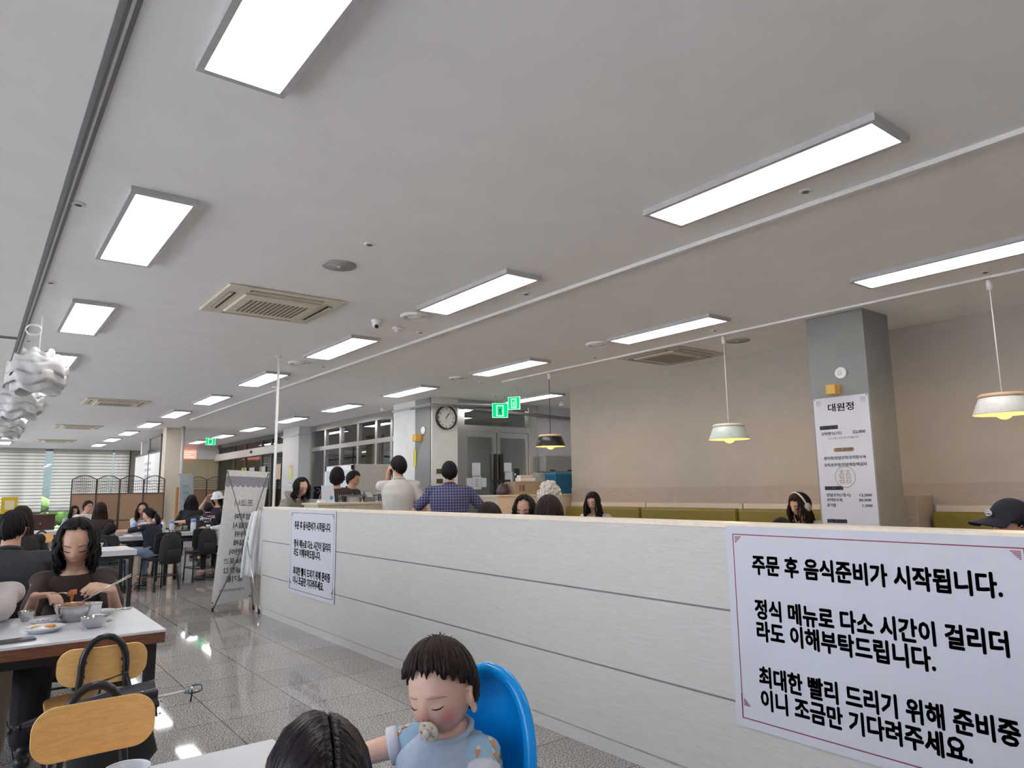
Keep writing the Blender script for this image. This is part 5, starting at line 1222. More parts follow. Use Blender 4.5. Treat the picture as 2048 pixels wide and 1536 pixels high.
for q in (1, -1): g.tube([Hm @ V(q*.082, -.01, .012), Hm @ V(q*.080, .05, .008), Hm @ V(q*.052, .098, .006)], .002, 6); g.tube([Hm @ V(q*.032+.020*math.cos(a), .104, .002+.016*math.sin(a)) for a in [2*PI*i/14 for i in range(14)]], .0015, 5, closed=True)
g.build('eyeglasses', M['greydark'], bm['o'])
person((.42, 8.40, 1.135), 95, 'person with very long dark brown hair seen from behind, beyond the black shirt', lean=6, top=BLK, bottom=BLK, hair='long', hairm='hairbrown', L=.42, face=None)
# ------------------------------------------------------------------ the toddler
TODY = math.degrees(math.atan2(-.40, -.92))
bibm = cloth('pale blue bib', (.42, .50, .60)); shirtm = cloth('light blue print cotton', (.30, .46, .60))
tod = person((.908, 1.478, .900), TODY, 'toddler with a pacifier in a blue high chair, light blue shirt', kind='baby', lean=4, pitch=11, turn=4, tilt=7, nlean=14, s=1.0, hands=[(.66, 1.69, .745), (.80, 1.24, .62)], top=shirtm, sleeve='short', bottom=cloth('pale shorts', (.55, .55, .5)), hair='short', hairm='hairbrown', skin='skinbaby', voxel=.0034, face='down', elbow=[(.6, .3, -.6), (-.5, -.4, -.6)])
def baby_extras():
    from mathutils.bvhtree import BVHTree
    sm_ = [c for c in tod['o'].children if c.name.startswith('shirt')][0].data; bv = BVHTree.FromPolygons([v.co.copy() for v in sm_.vertices], [tuple(p.vertices) for p in sm_.polygons])
    bd_ = [c for c in tod['o'].children if c.name.startswith('body')][0]
    bd_.data.materials[0] = blush(M['skinbaby'], 'baby skin with rosy cheeks', [tod['fp'](q*.044, -.046) for q in (1, -1)]+[tod['fp'](0, -.037)], (.66, .22, .17), .034)
    o, Hm, P, u, fwd, N, arms = tod['o'], tod['Hm'], tod['P'], tod['u'], tod['fwd'], tod['N'], tod['arms']; X = V(1, 0, 0)
    rings = [(.0, .115, .095), (.10, .112, .095), (.20, .112, .09), (.255, .085, .070), (.285, .056, .056)]
    def tp(t, a, off):
        w, d = rings[-1][1:]
        for (t0, w0, d0), (t1, w1, d1) in zip(rings, rings[1:]):
            if t <= t1: k = max(0, (t-t0)/(t1-t0)); w = w0+(w1-w0)*k; d = d0+(d1-d0)*k; break
        return P+u*t+X*((w+off)*math.sin(a))+fwd*((d+off)*math.cos(a))
    b = MB(); vs = []; fs = []; n, k = 24, 16
    for lay in (0, 1):
        for j in range(k+1):
            t = .04+.246*j/k; am = math.radians(62 if j < k-3 else 62+10*(j-k+3))
            for i in range(n+1):
                a = -am+2*am*i/n; p_ = tp(t, a, .012); lc, nm, _, ds = bv.find_nearest(p_); nm = nm if nm.dot(p_-(P+u*t)) > 0 else -nm; g_ = .007+.0025*math.sin(a*7+j*.5)+(.004 if lay else 0)+.004*math.sin(j*.8+2*a); 
                if t > .225:
                    p_ = tp(.225, a, .012); lc, nm, _, ds = bv.find_nearest(p_); nm = nm if nm.dot(p_-(P+u*.225)) > 0 else -nm
                    cq = N-u*.016+X*(.056*math.sin(a))+fwd*(.056*math.cos(a)-.004)-u*.010*math.cos(a); kq = (t-.225)/.061; vs.append((lc+nm*g_).lerp(cq+(.004 if lay else 0)*fwd, kq)+(fwd*math.cos(a)+X*math.sin(a))*.006*math.sin(PI*kq))
                else: vs.append(lc+nm*g_)
    for lay in (0, 1):
        b0 = lay*(n+1)*(k+1)
        for j in range(k):
            for i in range(n): a = b0+j*(n+1)+i; fs.append((a, a+1, a+n+2, a+n+1))
    b.add(vs, fs).build('bib', bibm, o, True)
    c = MB(); pts = [N-u*.016+X*(.056*math.sin(a))+fwd*(.056*math.cos(a)-.004)-u*.010*math.cos(a) for a in [2*PI*i/24 for i in range(24)]]; c.tube(pts, [.0085+.0015*math.sin(3*i) for i in range(24)], 8, closed=True); c.build('bib_collar', bibm, o, True)
    for i in (0, 1):
        S_, E_, T_ = arms[i]; e = S_.lerp(E_, .40); ax = (E_-S_).normalized(); a1 = ax.cross(V(0, 0, 1)).normalized(); a2 = ax.cross(a1)
        c = MB(); ps = []; 
        c.tube([e-ax*.014, e-ax*.006, e+ax*.010, e+ax*.014], [.040, .0425, .0425, .039], 20); c.build('cuff', M['paper'], o, True)
        pr = MB(); pr2 = MB(); pr3 = MB()
        for t, deg in [(t_, d_+40*(k_ % 2)) for k_, t_ in enumerate((-.12, .14, .36)) for d_ in range(0, 360, 60)]:
            r_ = .0455-.002*t; a = math.radians(deg)*(1 if i else -1); nn = (a1*math.cos(a)+a2*math.sin(a)).normalized(); p, nn, _, ds = bv.find_nearest(S_.lerp(E_, t)+nn*.08)
            if abs(p.x) < .100: continue
            p = p-nn*.0012; dwn = (V(0, 0, -1)-nn*V(0, 0, -1).dot(nn)).normalized(); sd = nn.cross(dwn)
            pr.add([p-sd*.0065, p+sd*.0065, p+dwn*.022, p-sd*.0065+nn*.0022, p+sd*.0065+nn*.0022, p+dwn*.022+nn*.0030], [(0, 1, 2), (5, 4, 3), (0, 3, 4, 1), (1, 4, 5, 2), (2, 5, 3, 0)]); R4 = frame_from((0, 0, 0), sd, nn.cross(sd)); pr2.ball(p-dwn*.003+nn*.001, (.0062, .0062, .0016), 10, R4); pr2.ball(p-dwn*.007+nn*.001, (.0042, .0042, .0016), 8, R4)
        k_ = pr.build('cone_print', mat('orange cone print', (.62, .24, .05), .7), o); k_['kind'] = 'stuff'; k_ = pr2.build('scoop_print', M['paper'], o, True); k_['kind'] = 'stuff'
    # ruddy cheeks follow the skin itself; pacifier is a thing of its own
    q = empty('pacifier', tod['Wm'] @ (Hm @ V(.002, face_y(0, -.061, 'baby')+.010, -.067))); tag(q, 'round cream pacifier with faint pink and yellow print in the mouth of the toddler', 'pacifier')
    Rm = (tod['Wm'] @ Hm).to_3x3().normalized().to_4x4(); M4 = Rm @ Matrix.Rotation(-PI/2, 4, 'X')
    MB().lathe([(.0235, -.002), (.026, .001), (.0235, .004), (.012, .0055), (0, .006)], 28, M4=M4).build('shield', mat('cream plastic', (.72, .60, .42), .4), q, True)
    MB().lathe([(.009, .004), (.0095, .010), (.007, .013), (0, .0135)], 18, M4=M4).build('button', mat('ivory plastic', (.74, .66, .50), .4), q, True)
    p = MB()
    for a in range(5): an = 2*PI*a/5; p.ball(M4 @ V(.0165*math.cos(an), .0165*math.sin(an), .005), (.0035, .0035, .0012), 7, M4)
    p.build('flower_print', mat('pink print', (.66, .28, .26), .6), q, True); MB().cyl(M4 @ V(0, 0, -.014), M4 @ V(0, 0, 0), .006, 10).build('teat', mat('amber silicone', (.5, .35, .2), .3), q, True)
baby_extras()
# ------------------------------------------------------------------ blue high chair
def high_chair():
    f = Vector((-.90, -.43, 0)).normalized(); rz = math.atan2(f.y, f.x)-PI/2
    o = empty('high_chair', (.955, 1.455, 0), rz); tag(o, 'bright blue plastic high chair holding the toddler', 'high chair')
    def prof(z):   # half width of the backrest
        return .112+.012*max(0, min(1, (z-.46)/.2))
    # curved shell: front skin and rolled rim
    n, k = 20, 22; vs = []; fs = []
    def bp(u, t, off):
        ag = max(0, (t-.5)*PI); z = .46+.48*t if t < .5 else .70+.205*math.sin(ag); w = prof(z) if t < .5 else .124*max(.001, math.cos(ag))**.85; t = (z-.46)/.445; return V(u*w, -.075-.055*t-.055*(1-u*u)*math.sin(PI*min(1, t*1.0+.12)*.62)*(w/.124)+off, z)
    for lay, off in ((0, .006), (1, -.010)):
        for j in range(k+1):
            for i in range(n+1): vs.append(bp(-1+2*i/n, j/k, off))
    for lay in (0, 1):
        b0 = lay*(n+1)*(k+1)
        for j in range(k):
            for i in range(n): a = b0+j*(n+1)+i; fs.append((a, a+1, a+n+2, a+n+1))
    MB().add(vs, fs).build('backrest', M['blueplastic'], o, True)
    rim = [bp(-1, j/k, -.002)+V(0, .010, 0) for j in range(k)]+[bp(0, 1, -.002)+V(0, .010, .004)]+[bp(1, j/k, -.002)+V(0, .010, 0) for j in range(k-1, -1, -1)]
    MB().tube(rim, .0165, 12).build('backrest_rim', M['blueplastic'], o, True)
    MB().prism(rrect(.30, .30, .09), .05, Matrix.Translation((0, .06, .445)) @ Matrix.Rotation(-PI/2, 4, 'X')).build('seat', M['blueplastic'], o, bevel=.015)
    tr = MB(); tr.prism(rrect(.40, .22, .07), .018, Matrix.Translation((0, .29, .695)) @ Matrix.Rotation(-PI/2, 4, 'X')); to = tr.build('tray', M['blueplastic'], o, bevel=.006)
    ol = rrect(.395, .215, .07); MB().tube([(x, .29+z, .708) for x, z in ol], .009, 8, closed=True).build('tray_rim', M['blueplastic'], to, True)
    for q in (-1, 1):
        MB().tube([(q*.15, -.05, .50), (q*.175, .05, .68), (q*.17, .24, .69)], .016, 10).build('arm', M['blueplastic'], o, True)
        for d in (-1, 1):
            lg = MB().tube([(q*.12, .06+d*.10, .44), (q*.22, .06+d*.22, .02)], .014, 10).build('leg', M['white'], o, True); MB().cyl((q*.22, .06+d*.22, 0), (q*.22, .06+d*.22, .03), .020, 10).build('foot_cap', M['blueplastic'], lg, True)
high_chair()
# ------------------------------------------------------------------ dark haired child in front, seen from above and behind
girl = person((.555, 1.335, .812), 75, 'child with glossy black parted hair in the foreground, seen from behind', kind='adult', lean=34, pitch=20, nlean=40, s=.80, top=cloth('plum cotton', (.05, .03, .05)), bottom=BLK, hair='part2', bangs=False, face=None, L=.24, voxel=.008, seat=.45, hs=1.18, hands=[(.72, 1.22, .60), (.38, 1.22, .60)])
bch(.50, .93, math.radians(-15), 'black chair under the dark haired child in the foreground')
def parted_hair():
    Hm, C, o = girl['Hm'], girl['C'], girl['o']; hb = MB(); rg = random.Random(3); X0 = .016
    def hp(d, off): p = head_pt(d, 'adult'); return Hm @ (p*(1+off/p.length))
    for q in (1, -1):
        for i in range(64):
            al = math.radians(-112+180*i/63); d0 = V(.20+q*.022, math.sin(al), math.cos(al)).normalized(); d1 = V(q*1.0, math.sin(al)*.55-.15, -.25).normalized()
            pts = []; rr = []
            for t in [0, .08, .18, .3, .45, .6, .75, .9, 1.0]:
                d = (d0*(1-t)+d1*t).normalized(); pts.append(hp(d, (.004 if t < .03 else .012)+.010*math.sin(PI*t*.7)+rg.uniform(-.002, .002))); rr.append((.0045 if t < .05 else .0095))
            p = pts[-1]
            for t in (.2, .4, .6, .8, 1.0): pts.append(p+V(q*.015*math.sin(PI*t), -.02*t, -.26*t)); rr.append(.0095*(1-.6*t*t))
            hb.tube(pts, rr, 6)
    hb.build('hair', mat('glossy black hair', (.010, .006, .009), .36, spec=.3, nscale=200, namt=.3, bump=.15, stretch=(1, 1, .15)), o, True)
parted_hair()
# ------------------------------------------------------------------ dishes on the white table
TZ = .74
STL = M['chrome']
def bowl(name, x, y, r, h, m, label, cat='bowl', z=TZ, fill=None, tilt=0, rim=True):
    o = empty(name, (x, y, z)); tag(o, label, cat, 'tableware')
    MB().lathe([(0, .003), (r*.45, .003), (r*.5, 0), (r*.52, .004), (r*.78, h*.35), (r*.95, h*.75), (r, h), (r*1.03, h+.001), (r*1.03, h+.003), (r*.97, h+.001), (r*.92, h*.75), (r*.74, h*.38), (r*.46, .008), (0, .008)], 36).build('wall', m, o, True)
    return o
b1 = bowl('mixing_bowl', .455, 4.17, .086, .078, STL, 'large steel bowl of red spicy noodles in front of the person eating')
nd = MB(); rg = random.Random(5)
for i in range(46):
    a = rg.random()*6.28; rr = rg.random()**.5*.060; p = V(rr*math.cos(a), rr*math.sin(a), .056+.02*rg.random()); pts = [p+V(.03*math.sin(t*2+i), .03*math.cos(t*1.6+i*2), .008*math.sin(t*3)) for t in range(6)]
    pts = [V(*(v.xy*min(1, .068/max(v.xy.length, 1e-4))), v.z) for v in pts]; nd.tube(pts, .0032, 5)
n_ = nd.build('noodles', mat('red sauced noodles', (.46, .10, .03), .3, nscale=60, namt=.15), b1, True); n_['kind'] = 'stuff'
vg = MB()
for i in range(12): a = rg.random()*6.28; vg.cbox((.048*math.cos(a)*rg.random(), .048*math.sin(a)*rg.random(), .079), (.02, .012, .006), None)
v_ = vg.build('vegetables', mat('sliced vegetables', (.50, .30, .10), .5), b1); v_['kind'] = 'stuff'
def papercup(x, y, z, r, h, label):
    o = empty('paper_cup', (x, y, z)); tag(o, label, 'cup', 'paper cups')
    MB().lathe([(0, .004), (r*.74, .004), (r*.76, 0), (r*.78, .002), (r, h), (r*.95, h), (r*.73, .008), (0, .008)], 28).build('wall', M['tablewhite'], o, True)
    pts = [(r*1.0*math.cos(a), r*1.0*math.sin(a), h) for a in [2*PI*i/28 for i in range(28)]]; MB().tube(pts, .0022, 6, closed=True).build('rolled_rim', M['tablewhite'], o, True); return o
papercup(.535, 4.145, TZ, .036, .080, 'white paper cup right beside the large steel bowl on the set table')
papercup(.292, 1.655, TZ, .040, .075, 'white paper cup on the foreground table, cut by the bottom edge')
bowl('small_steel_bowl', .51, 3.90, .058, .048, STL, 'small steel bowl nearest the table edge, seen half from its side')
bowl('small_steel_cup', .27, 4.33, .036, .045, STL, 'small steel cup on the left, behind the egg plate')
def plate(x, y, r, label, food=None, fm=None):
    o = empty('plate', (x, y, TZ)); tag(o, label, 'plate', 'tableware')
    MB().lathe([(0, .003), (r*.6, .003), (r*.62, 0), (r*.65, .003), (r*.9, .016), (r, .022), (r*.99, .025), (r*.86, .017), (r*.6, .008), (0, .008)], 34).build('dish', M['tablewhite'], o, True); return o
p1_ = plate(.315, 3.94, .085, 'white plate with egg and yellow garnish on the left of the set table')
MB().ball((.0, 0, .014), (.05, .04, .010), 16).build('egg_white', M['tablewhite'], p1_, True); MB().ball((.025, -.01, .022), (.024, .018, .010), 14).build('yolk', mat('egg yolk', (.68, .26, .02), .35), p1_, True); MB().ball((-.025, .02, .020), (.022, .014, .009), 12).build('yellow_garnish', mat('yellow radish', (.62, .50, .12), .5), p1_, True)
p2_ = plate(.33, 4.16, .060, 'small white plate with a few dark red bits between egg plate and steel cup')
rb = MB()
for i in range(5): rb.ball((-.02+.01*i, .008*(-1)**i, .014), (.009, .007, .006), 8)
r_ = rb.build('red_garnish', mat('dark red pickle', (.22, .03, .03), .4), p2_, True); r_['kind'] = 'stuff'
p3_ = plate(.60, 4.28, .052, 'small pale dish with yellow pickles at the right of the set table')
rb = MB()
for i in range(6): a = i*1.05; rb.ball((.022*math.cos(a), .022*math.sin(a), .014), (.013, .011, .004), 8)
r_ = rb.build('pickles', mat('olive pickle', (.32, .28, .06), .4), p3_, True); r_['kind'] = 'stuff'
def spoon(pts, label, z=TZ, L=.19, m=None):
    pass
def spoon_at(x, y, ang, label, L=.19):
    o = empty('spoon', (x, y, TZ), math.radians(ang)); tag(o, label, 'spoon', 'spoons')
    MB().tube([(-L*.45, 0, .004), (0, 0, .006), (L*.25, 0, .005)], [.0042, .0028, .003], 8).build('handle', M['steel'], o, True); MB().ball((L*.36, 0, .0055), (.026, .018, .0045), 14).build('bowl', M['steel'], o, True)
spoon_at(.545, 4.03, 20, 'steel spoon lying between the paper cup and the small steel bowl', .12)
spoon_at(.665, 4.37, 25, 'steel spoon lying at the far right end of the set table')
o = empty('napkin', (.63, 4.37, TZ), math.radians(20)); tag(o, 'folded pale green napkin at the far edge of the set table', 'napkin'); MB().box((-.05, -.03, 0), (.05, .03, .004)).build('sheet', mat('pale green paper', (.50, .56, .42), .7), o)
o = empty('phone', (.20, 3.76, TZ), math.radians(8)); tag(o, 'dark flat phone lying by the left front edge of the set table', 'phone'); MB().prism(rrect(.15, .072, .012), .008, Matrix.Translation((0, 0, .0045)) @ Matrix.Rotation(-PI/2, 4, 'X')).build('body', M['greydark'], o); MB().prism(rrect(.142, .066, .010), .0006, Matrix.Translation((0, 0, .0089)) @ Matrix.Rotation(-PI/2, 4, 'X')).build('screen', mat('dark glass screen', (.02, .02, .025), .1), o)
# fork and chopsticks in the hands of the person eating
def held():
    A = w1['Wm']; hR = A @ w1['arms'][0][2]; hL = A @ w1['arms'][1][2]
    fr = hR+Vector((.055, -.070, .012)); tip = Vector((.462, 4.36, .850))
    o = empty('fork', fr); tag(o, 'steel fork lifting red noodles, held over the large bowl', 'fork'); d = (tip-fr)
    MB().tube([-d*.35, (0, 0, .003), d*.6+V(0, 0, .006), d*.85], [.0035, .003, .0026, .0055], 8).build('handle', M['steel'], o, True)
    t = MB(); sd = d.normalized().cross(V(0, 0, 1)).normalized()
    for q in (-1.5, -.5, .5, 1.5): t.tube([d*.84+sd*q*.003, d*1.2+sd*q*.0034], .0013, 5)
    t.build('tines', M['steel'], o, True)
    nn = empty('noodle_twist', tip); tag(nn, 'twist of orange red noodles hanging from the fork above the bowl', 'noodles')
    m = MB(); r2 = random.Random(9)
    for i in range(16): a = i*.9; m.tube([V(.018*math.cos(a+k*.8), .012*math.sin(a+k*.8), .014*math.sin(k*1.1+i)+.004) for k in range(8)], .0030, 5)
    for i in range(5): m.tube([V(-.008+.004*i, 0, 0), V(-.005+.0022*i, .006*math.sin(i*2), -.03), V(-.003+.0016*i+.003*math.sin(i*3), 0, -.065-.008*math.sin(i*2))], .0019, 5)
    so = m.build('strands', mat('orange sauced noodles', (.60, .17, .04), .3, nscale=60, namt=.15), nn, True); so['kind'] = 'stuff'
    for k, (dz, dx) in enumerate(((0, 0), (.010, .004))):
        a = Vector((.455+dx, 4.33, .785)); b_ = Vector((.735, 4.40, .912+dz)); o = empty('chopstick', a); tag(o, ('lower' if k == 0 else 'upper') + ' steel chopstick pointing down into the large bowl', 'chopstick', 'chopsticks'); MB().tube([(0, 0, 0), b_-a], [.0016, .0034], 8).build('stick', M['steel'], o, True)
held()
# ------------------------------------------------------------------ umbrella across the two wooden chairs, bag and cord
def umbrella():
    a, b_ = Vector((.20, 3.02, .575)), Vector((.755, 3.05, .60)); o = empty('umbrella', a); tag(o, 'dark folded umbrella with a clear handle lying between the two wooden chairs', 'umbrella'); d = b_-a; L = d.length; n = d.normalized(); s1 = n.cross(V(0, 0, 1)).normalized(); s2 = s1.cross(n)
    c = MB(); vs = []; fs = []; k, m = 16, 30
    for i in range(k+1):
        t = i/k; r = (.014+.062*math.sin(PI*min(1, t*.62+.02))*(.6+.4*t)); 
        for j in range(m): an = 2*PI*j/m; rr = r*(1+.20*math.sin(8*an+t*2.5)); vs.append(n*(L*.74*t)+s1*rr*math.cos(an)+s2*rr*math.sin(an)*.8)
    for i in range(k):
        for j in range(m): j2 = (j+1) % m; fs.append((i*m+j, i*m+j2, (i+1)*m+j2, (i+1)*m+j))
    c.add(vs, fs); c.build('canopy', mat('black nylon', (.014, .015, .024), .45), o, True)
    MB().tube([-n*.02, n*.0], .008, 8).tube([-n*.03-s2*.012, -n*.03+s2*.012], .007, 8).build('ferrule', M['black'], o, True)
    MB().tube([n*L*.6, n*L*.955], .005, 8).build('shaft', mat('white enamel shaft', (.75, .75, .75), .35), o, True)
    hd = MB().tube([n*L*.94, n*L*.97, n*L*1.0, n*L*1.03, n*L*1.05], [.010, .016, .017, .016, .012], 12).build('handle', M['tumbler'], o, True)
    MB().tube([n*L*.945, n*L*.965], .012, 10).build('mint_collar', mat('mint plastic', (.35, .55, .50), .3), hd, True)
    r = MB()
    for j in range(8): an = 2*PI*j/8; e = n*(L*.76)+(s1*math.cos(an)+s2*math.sin(an))*.066; r.tube([n*L*.55+(s1*math.cos(an)+s2*math.sin(an))*.060, e], .0014, 5).ball(e, .0045, 6)
    r.build('rib_tips', M['chrome'], o, True)
    MB().tube([n*L*.985, n*L*.985-V(0, 0, .02), n*L*.98-V(0, 0, .045)], .003, 6).build('wrist_cord', M['black'], hd, True)
umbrella()
o = empty('charging_cord', (.10, 3.60, .70)); tag(o, 'thin white cord hanging from the left front of the set table', 'cord'); MB().tube([(0.02, .0, .04), (.0, -.03, .02), (0, -.04, -.2), (.03, -.05, -.42), (.05, -.05, -.55), (.055, -.06, -.70)], .0025, 6).build('cable', M['white'], o, True)
o = empty('black_bag', (.50, 3.16, .30)); tag(o, 'black soft bag hanging behind the nearest wooden chair', 'bag'); bb = MB().loft([((0, 0, 0), (.10, 0, 0), (0, .05, 0)), ((.0, 0, .08), (.15, 0, 0), (0, .075, 0)), ((0, .0, .17), (.14, 0, 0), (0, .06, 0)), ((0, 0, .23), (.12, 0, 0), (0, .02, 0))], 20); bb.v = [(x+.008*math.sin(30*z+9*y), y+.008*math.sin(23*x+25*z), z) for x, y, z in bb.v]; bb.build('sack', M['blackfab'], o, True); MB().tube([(-.08, 0, .22), (-.05, -.02, .36), (.03, -.02, .38), (.08, 0, .22)], .007, 8).build('strap', M['black'], o, True)
# ------------------------------------------------------------------ guests at the far tables
PINKW = cloth('pale pink blouse', (.52, .47, .50)); LBL = cloth('pale blue knit', (.36, .42, .50))
nv = person((2.12, 11.62, 1.05), 118, 'person with a ponytail in a navy shirt at the far table, seen from behind', lean=16, pitch=8, turn=28, hands=[(1.95, 12.1, .80), (1.52, 11.95, .80)], top=NAVY, bottom=JEAN, hair='pony', L=.20, face='open', shoe=BKSH, wide=1.1)
bch(2.24, 11.36, math.radians(20), 'black chair with a black backpack hung on it, under the ponytailed person')
person((2.34, 13.35, 1.10), 250, 'person with long hair in a white shirt facing us across the far table', lean=16, pitch=6, hands=[(2.2, 12.6, .80), (1.9, 12.45, .80)], top=WHT, sleeve='long', bottom=BLK, hair='long', hairm='hairbrown', bangs=False, face='open', L=.26)
person((1.66, 12.90, 1.12), 85, 'person with long brown hair and a dark top seen from behind, before the rattan screen', lean=8, top=cloth('dark maroon knit', (.04, .018, .018)), bottom=BLK, sleeve='long', hair='long', hairm='hairbrown', L=.34, face=None, hands=[(1.9, 13.35, .80), (1.45, 13.4, .80)])
bch(1.67, 12.75, math.radians(0), 'black chair under the long haired person in a dark top')
person((1.83, 15.85, 1.13), 300, 'person in glasses and a white shirt before the left part of the rattan screen', sex='m', lean=10, pitch=2, top=WHT, sleeve='long', bottom=BLK, hair='short', face='open', hands=[(1.65, 15.35, .95), (1.95, 15.3, .80)])
person((1.66, 16.4, 1.05), 290, 'person with dark hair in a pale grey top, leftmost of those before the rattan screen', lean=8, top=LBL, sleeve='long', bottom=BLK, hair='long', face='open', L=.22)
person((1.60, 11.35, .86), 60, 'child with short black hair low beside the ponytailed person', kind='adult', lean=6, top=BLK, bottom=JEAN, hair='short', face=None, seat=.42, hs=1.05, wide=1.05)
bch(1.58, 11.22, math.radians(-30), 'black chair under the child beside the ponytailed person')
st = person((3.66, 14.44, 1.07), 75, 'person in a black shirt with white lettering on the back', sex='m', lean=16, top=cloth('black print cotton', (.012, .011, .016)), bottom=BLK, hair='short', face=None, hands=[(3.95, 14.55, .86), (3.1, 14.9, .80)], build=1.15)
def back_print():
    P, u, fwd, s = st['P'], st['u'], st['fwd'], st['s']; o = st['o']; X = V(1, 0, 0)
    def at(x, t, off=.0): return P+u*t*s+X*x+fwd*(-(.160*s*1.15*math.sqrt(max(.1, 1-(x/.30)**2)))-off)
    # fit the print to the real cloth: nearest point of the shirt from behind
    sh_ = [c for c in o.children if c.name.startswith('shirt')][0]; vs_ = np.array([tuple(v.co) for v in sh_.data.vertices])
    def fit(x, t):
        p = P+u*t*s+X*x; q = p-fwd*.3; rel = vs_-np.array(q); f = np.array(fwd); along = rel @ f; perp = rel-along[:, None]*f; dist = (perp**2).sum(1)+(along > .32)*9; k = np.argmin(dist); return q+fwd*(float(along[k])-.006)
    b = MB()
    strokes = [[(-.115, .325), (-.09, .345), (-.12, .35), (-.10, .325), (-.125, .31)], [(-.085, .375), (-.075, .30)], [(-.11, .358), (-.04, .362)], [(-.055, .35), (-.052, .322), (-.03, .33), (-.025, .352)], [(-.01, .352), (-.02, .34), (-.005, .332), (-.018, .32)], [(.02, .355), (.008, .342), (.024, .334), (.008, .322)], [(.04, .352), (.048, .33), (.065, .355), (.045, .295)], [(.075, .36), (.12, .385), (.09, .35), (.125, .362)], [(-.12, .392), (.05, .396), (.12, .41)]]
    for st_ in strokes: b.tube([fit(x*1.05, t+.035) for x, t in st_], .0085, 6)
    b.build('script_print', M['paper'], o, True)
    me_c = fit(0, .31); n_ = fit(.05, .31)-fit(-.05, .31); text('IBNTC', frame_from(fit(-.055, .285)-fwd*.004, n_, u), .045, M['paper'], o, 'back_lettering', .03, 'LEFT', .12)
back_print()
person((3.58, 15.4, 1.20), 80, 'person with curly dark hair behind the lettered black shirt', lean=4, top=BLK, bottom=BLK, hair='curly', L=.22, face=None)
ht = person((4.35, 16.42, 1.244), 215, 'person in a white bucket hat with one bare arm raised, beside the banner', lean=4, top=cloth('violet black knit', (.02, .012, .03)), sleeve='none', bottom=BLK, hair='bob', L=.12, face='open', hands=[(4.08, 16.27, 1.235), None], skin='skinpale')
bch(4.37, 16.55, math.radians(125), 'black chair under the person in the white bucket hat')
h_ = MB(); h_.lathe([(0, .135), (.05, .13), (.085, .105), (.098, .045), (.13, .005), (.135, .0), (.128, -.002), (.096, .038), (.082, .098), (0, .125)], 30, M4=ht['Hm']); h_.build('bucket_hat', M['tablewhite'], ht['o'], True)
person((3.22, 11.9, .98), 120, 'person in a white top mostly hidden behind the banner', lean=10, top=WHT, bottom=BLK, hair='bob', L=.1, face=None, hands=[(3.35, 12.55, .80), (2.95, 12.5, .80)])
bch(2.98, 12.12, math.radians(8), 'black chair with a dark rucksack, left of the banner'); bch(2.72, 13.35, PI-.2, 'light wood chair with hoop back behind the milk carton', True); bch(1.05, 14.3, PI+.1, 'light wood chair with hoop back at the left, under the far blinds', True); bch(.75, 8.75, .1, 'black chair before the small white table at the left'); bch(3.45, 12.3, 0.05, 'black chair partly behind the banner'); bch(1.25, 11.6, .1, 'black chair at the left end of the ponytailed person\'s table')
def rucksack(x, y, z, rz, label, sc=1):
    o = empty('backpack', (x, y, z), rz); tag(o, label, 'backpack', 'backpacks'); b = MB(); b.loft([((0, 0, 0), (.13*sc, 0, 0), (0, .06*sc, 0)), ((0, 0, .05*sc), (.155*sc, 0, 0), (0, .085*sc, 0)), ((0, 0, .26*sc), (.15*sc, 0, 0), (0, .08*sc, 0)), ((0, .01, .38*sc), (.12*sc, 0, 0), (0, .055*sc, 0)), ((0, .01, .42*sc), (.06*sc, 0, 0), (0, .03*sc, 0))], 22); b.build('sack', M['blackfab'], o, True); b = MB(); b.loft([((0, -.09*sc, .03*sc), (.11*sc, 0, 0), (0, .03, 0)), ((0, -.095*sc, .16*sc), (.11*sc, 0, 0), (0, .03, 0)), ((0, -.085*sc, .2*sc), (.09*sc, 0, 0), (0, .015, 0))], 16); b.build('pocket', M['blackfab'], o, True)
    MB().tube([(-.03, .01, .41*sc), (-.02, .01, .46*sc), (.02, .01, .46*sc), (.03, .01, .41*sc)], .008, 8).build('grab_handle', M['black'], o, True)
    for q in (-1, 1): MB().tube([(q*.08, -.03, .40*sc), (q*.09, .09*sc, .32*sc), (q*.10, .10*sc, .1), (q*.12, .02, .02)], .012, 8).build('strap', M['black'], o, True)
rucksack(2.32, 11.03, .38, math.radians(20), 'black backpack hanging on the chair of the ponytailed person'); rucksack(3.0, 11.78, .42, math.radians(8), 'dark rucksack on the black chair left of the banner', .9)
def bottle(x, y, z, label, r=.036, h=.15):
    o = empty('water_bottle', (x, y, z)); tag(o, label, 'bottle', 'clear bottles with blue caps'); MB().lathe([(0, 0), (r, 0), (r, h*.8), (r*.7, h*.92), (r*.6, h), (0, h)], 18).build('bottle_body', mat('frosted bottle', (.62, .66, .70), .25), o, True); MB().lathe([(r*.95, h*.86), (r*.98, h*1.14), (r*.8, h*1.2), (0, h*1.2)], 18).build('cap', mat('periwinkle cap', (.22, .30, .66), .4), o, True)
bottle(2.72, 12.95, TZ, 'clear bottle with a blue cap, left one on the table behind the banner'); bottle(2.98, 12.62, TZ, 'clear bottle with a blue cap, right one on the table behind the banner', .042, .17); bottle(2.06, 12.3, TZ, 'bottle with a blue cap in front of the white shirt at the far table', .036, .15)
o = empty('milk_carton', (2.55, 11.95, 0)); o.location = (2.38, 11.9, TZ); tag(o, 'white bottle with a pink cap at the end of the ponytailed person\'s table', 'bottle'); MB().lathe([(0, 0), (.036, 0), (.037, .14), (.026, .18), (.018, .2), (0, .2)], 18).build('bottle_body', M['tablewhite'], o, True); MB().lathe([(.019, .195), (.019, .225), (0, .225)], 14).build('cap', mat('pink cap', (.6, .3, .3), .5), o, True)
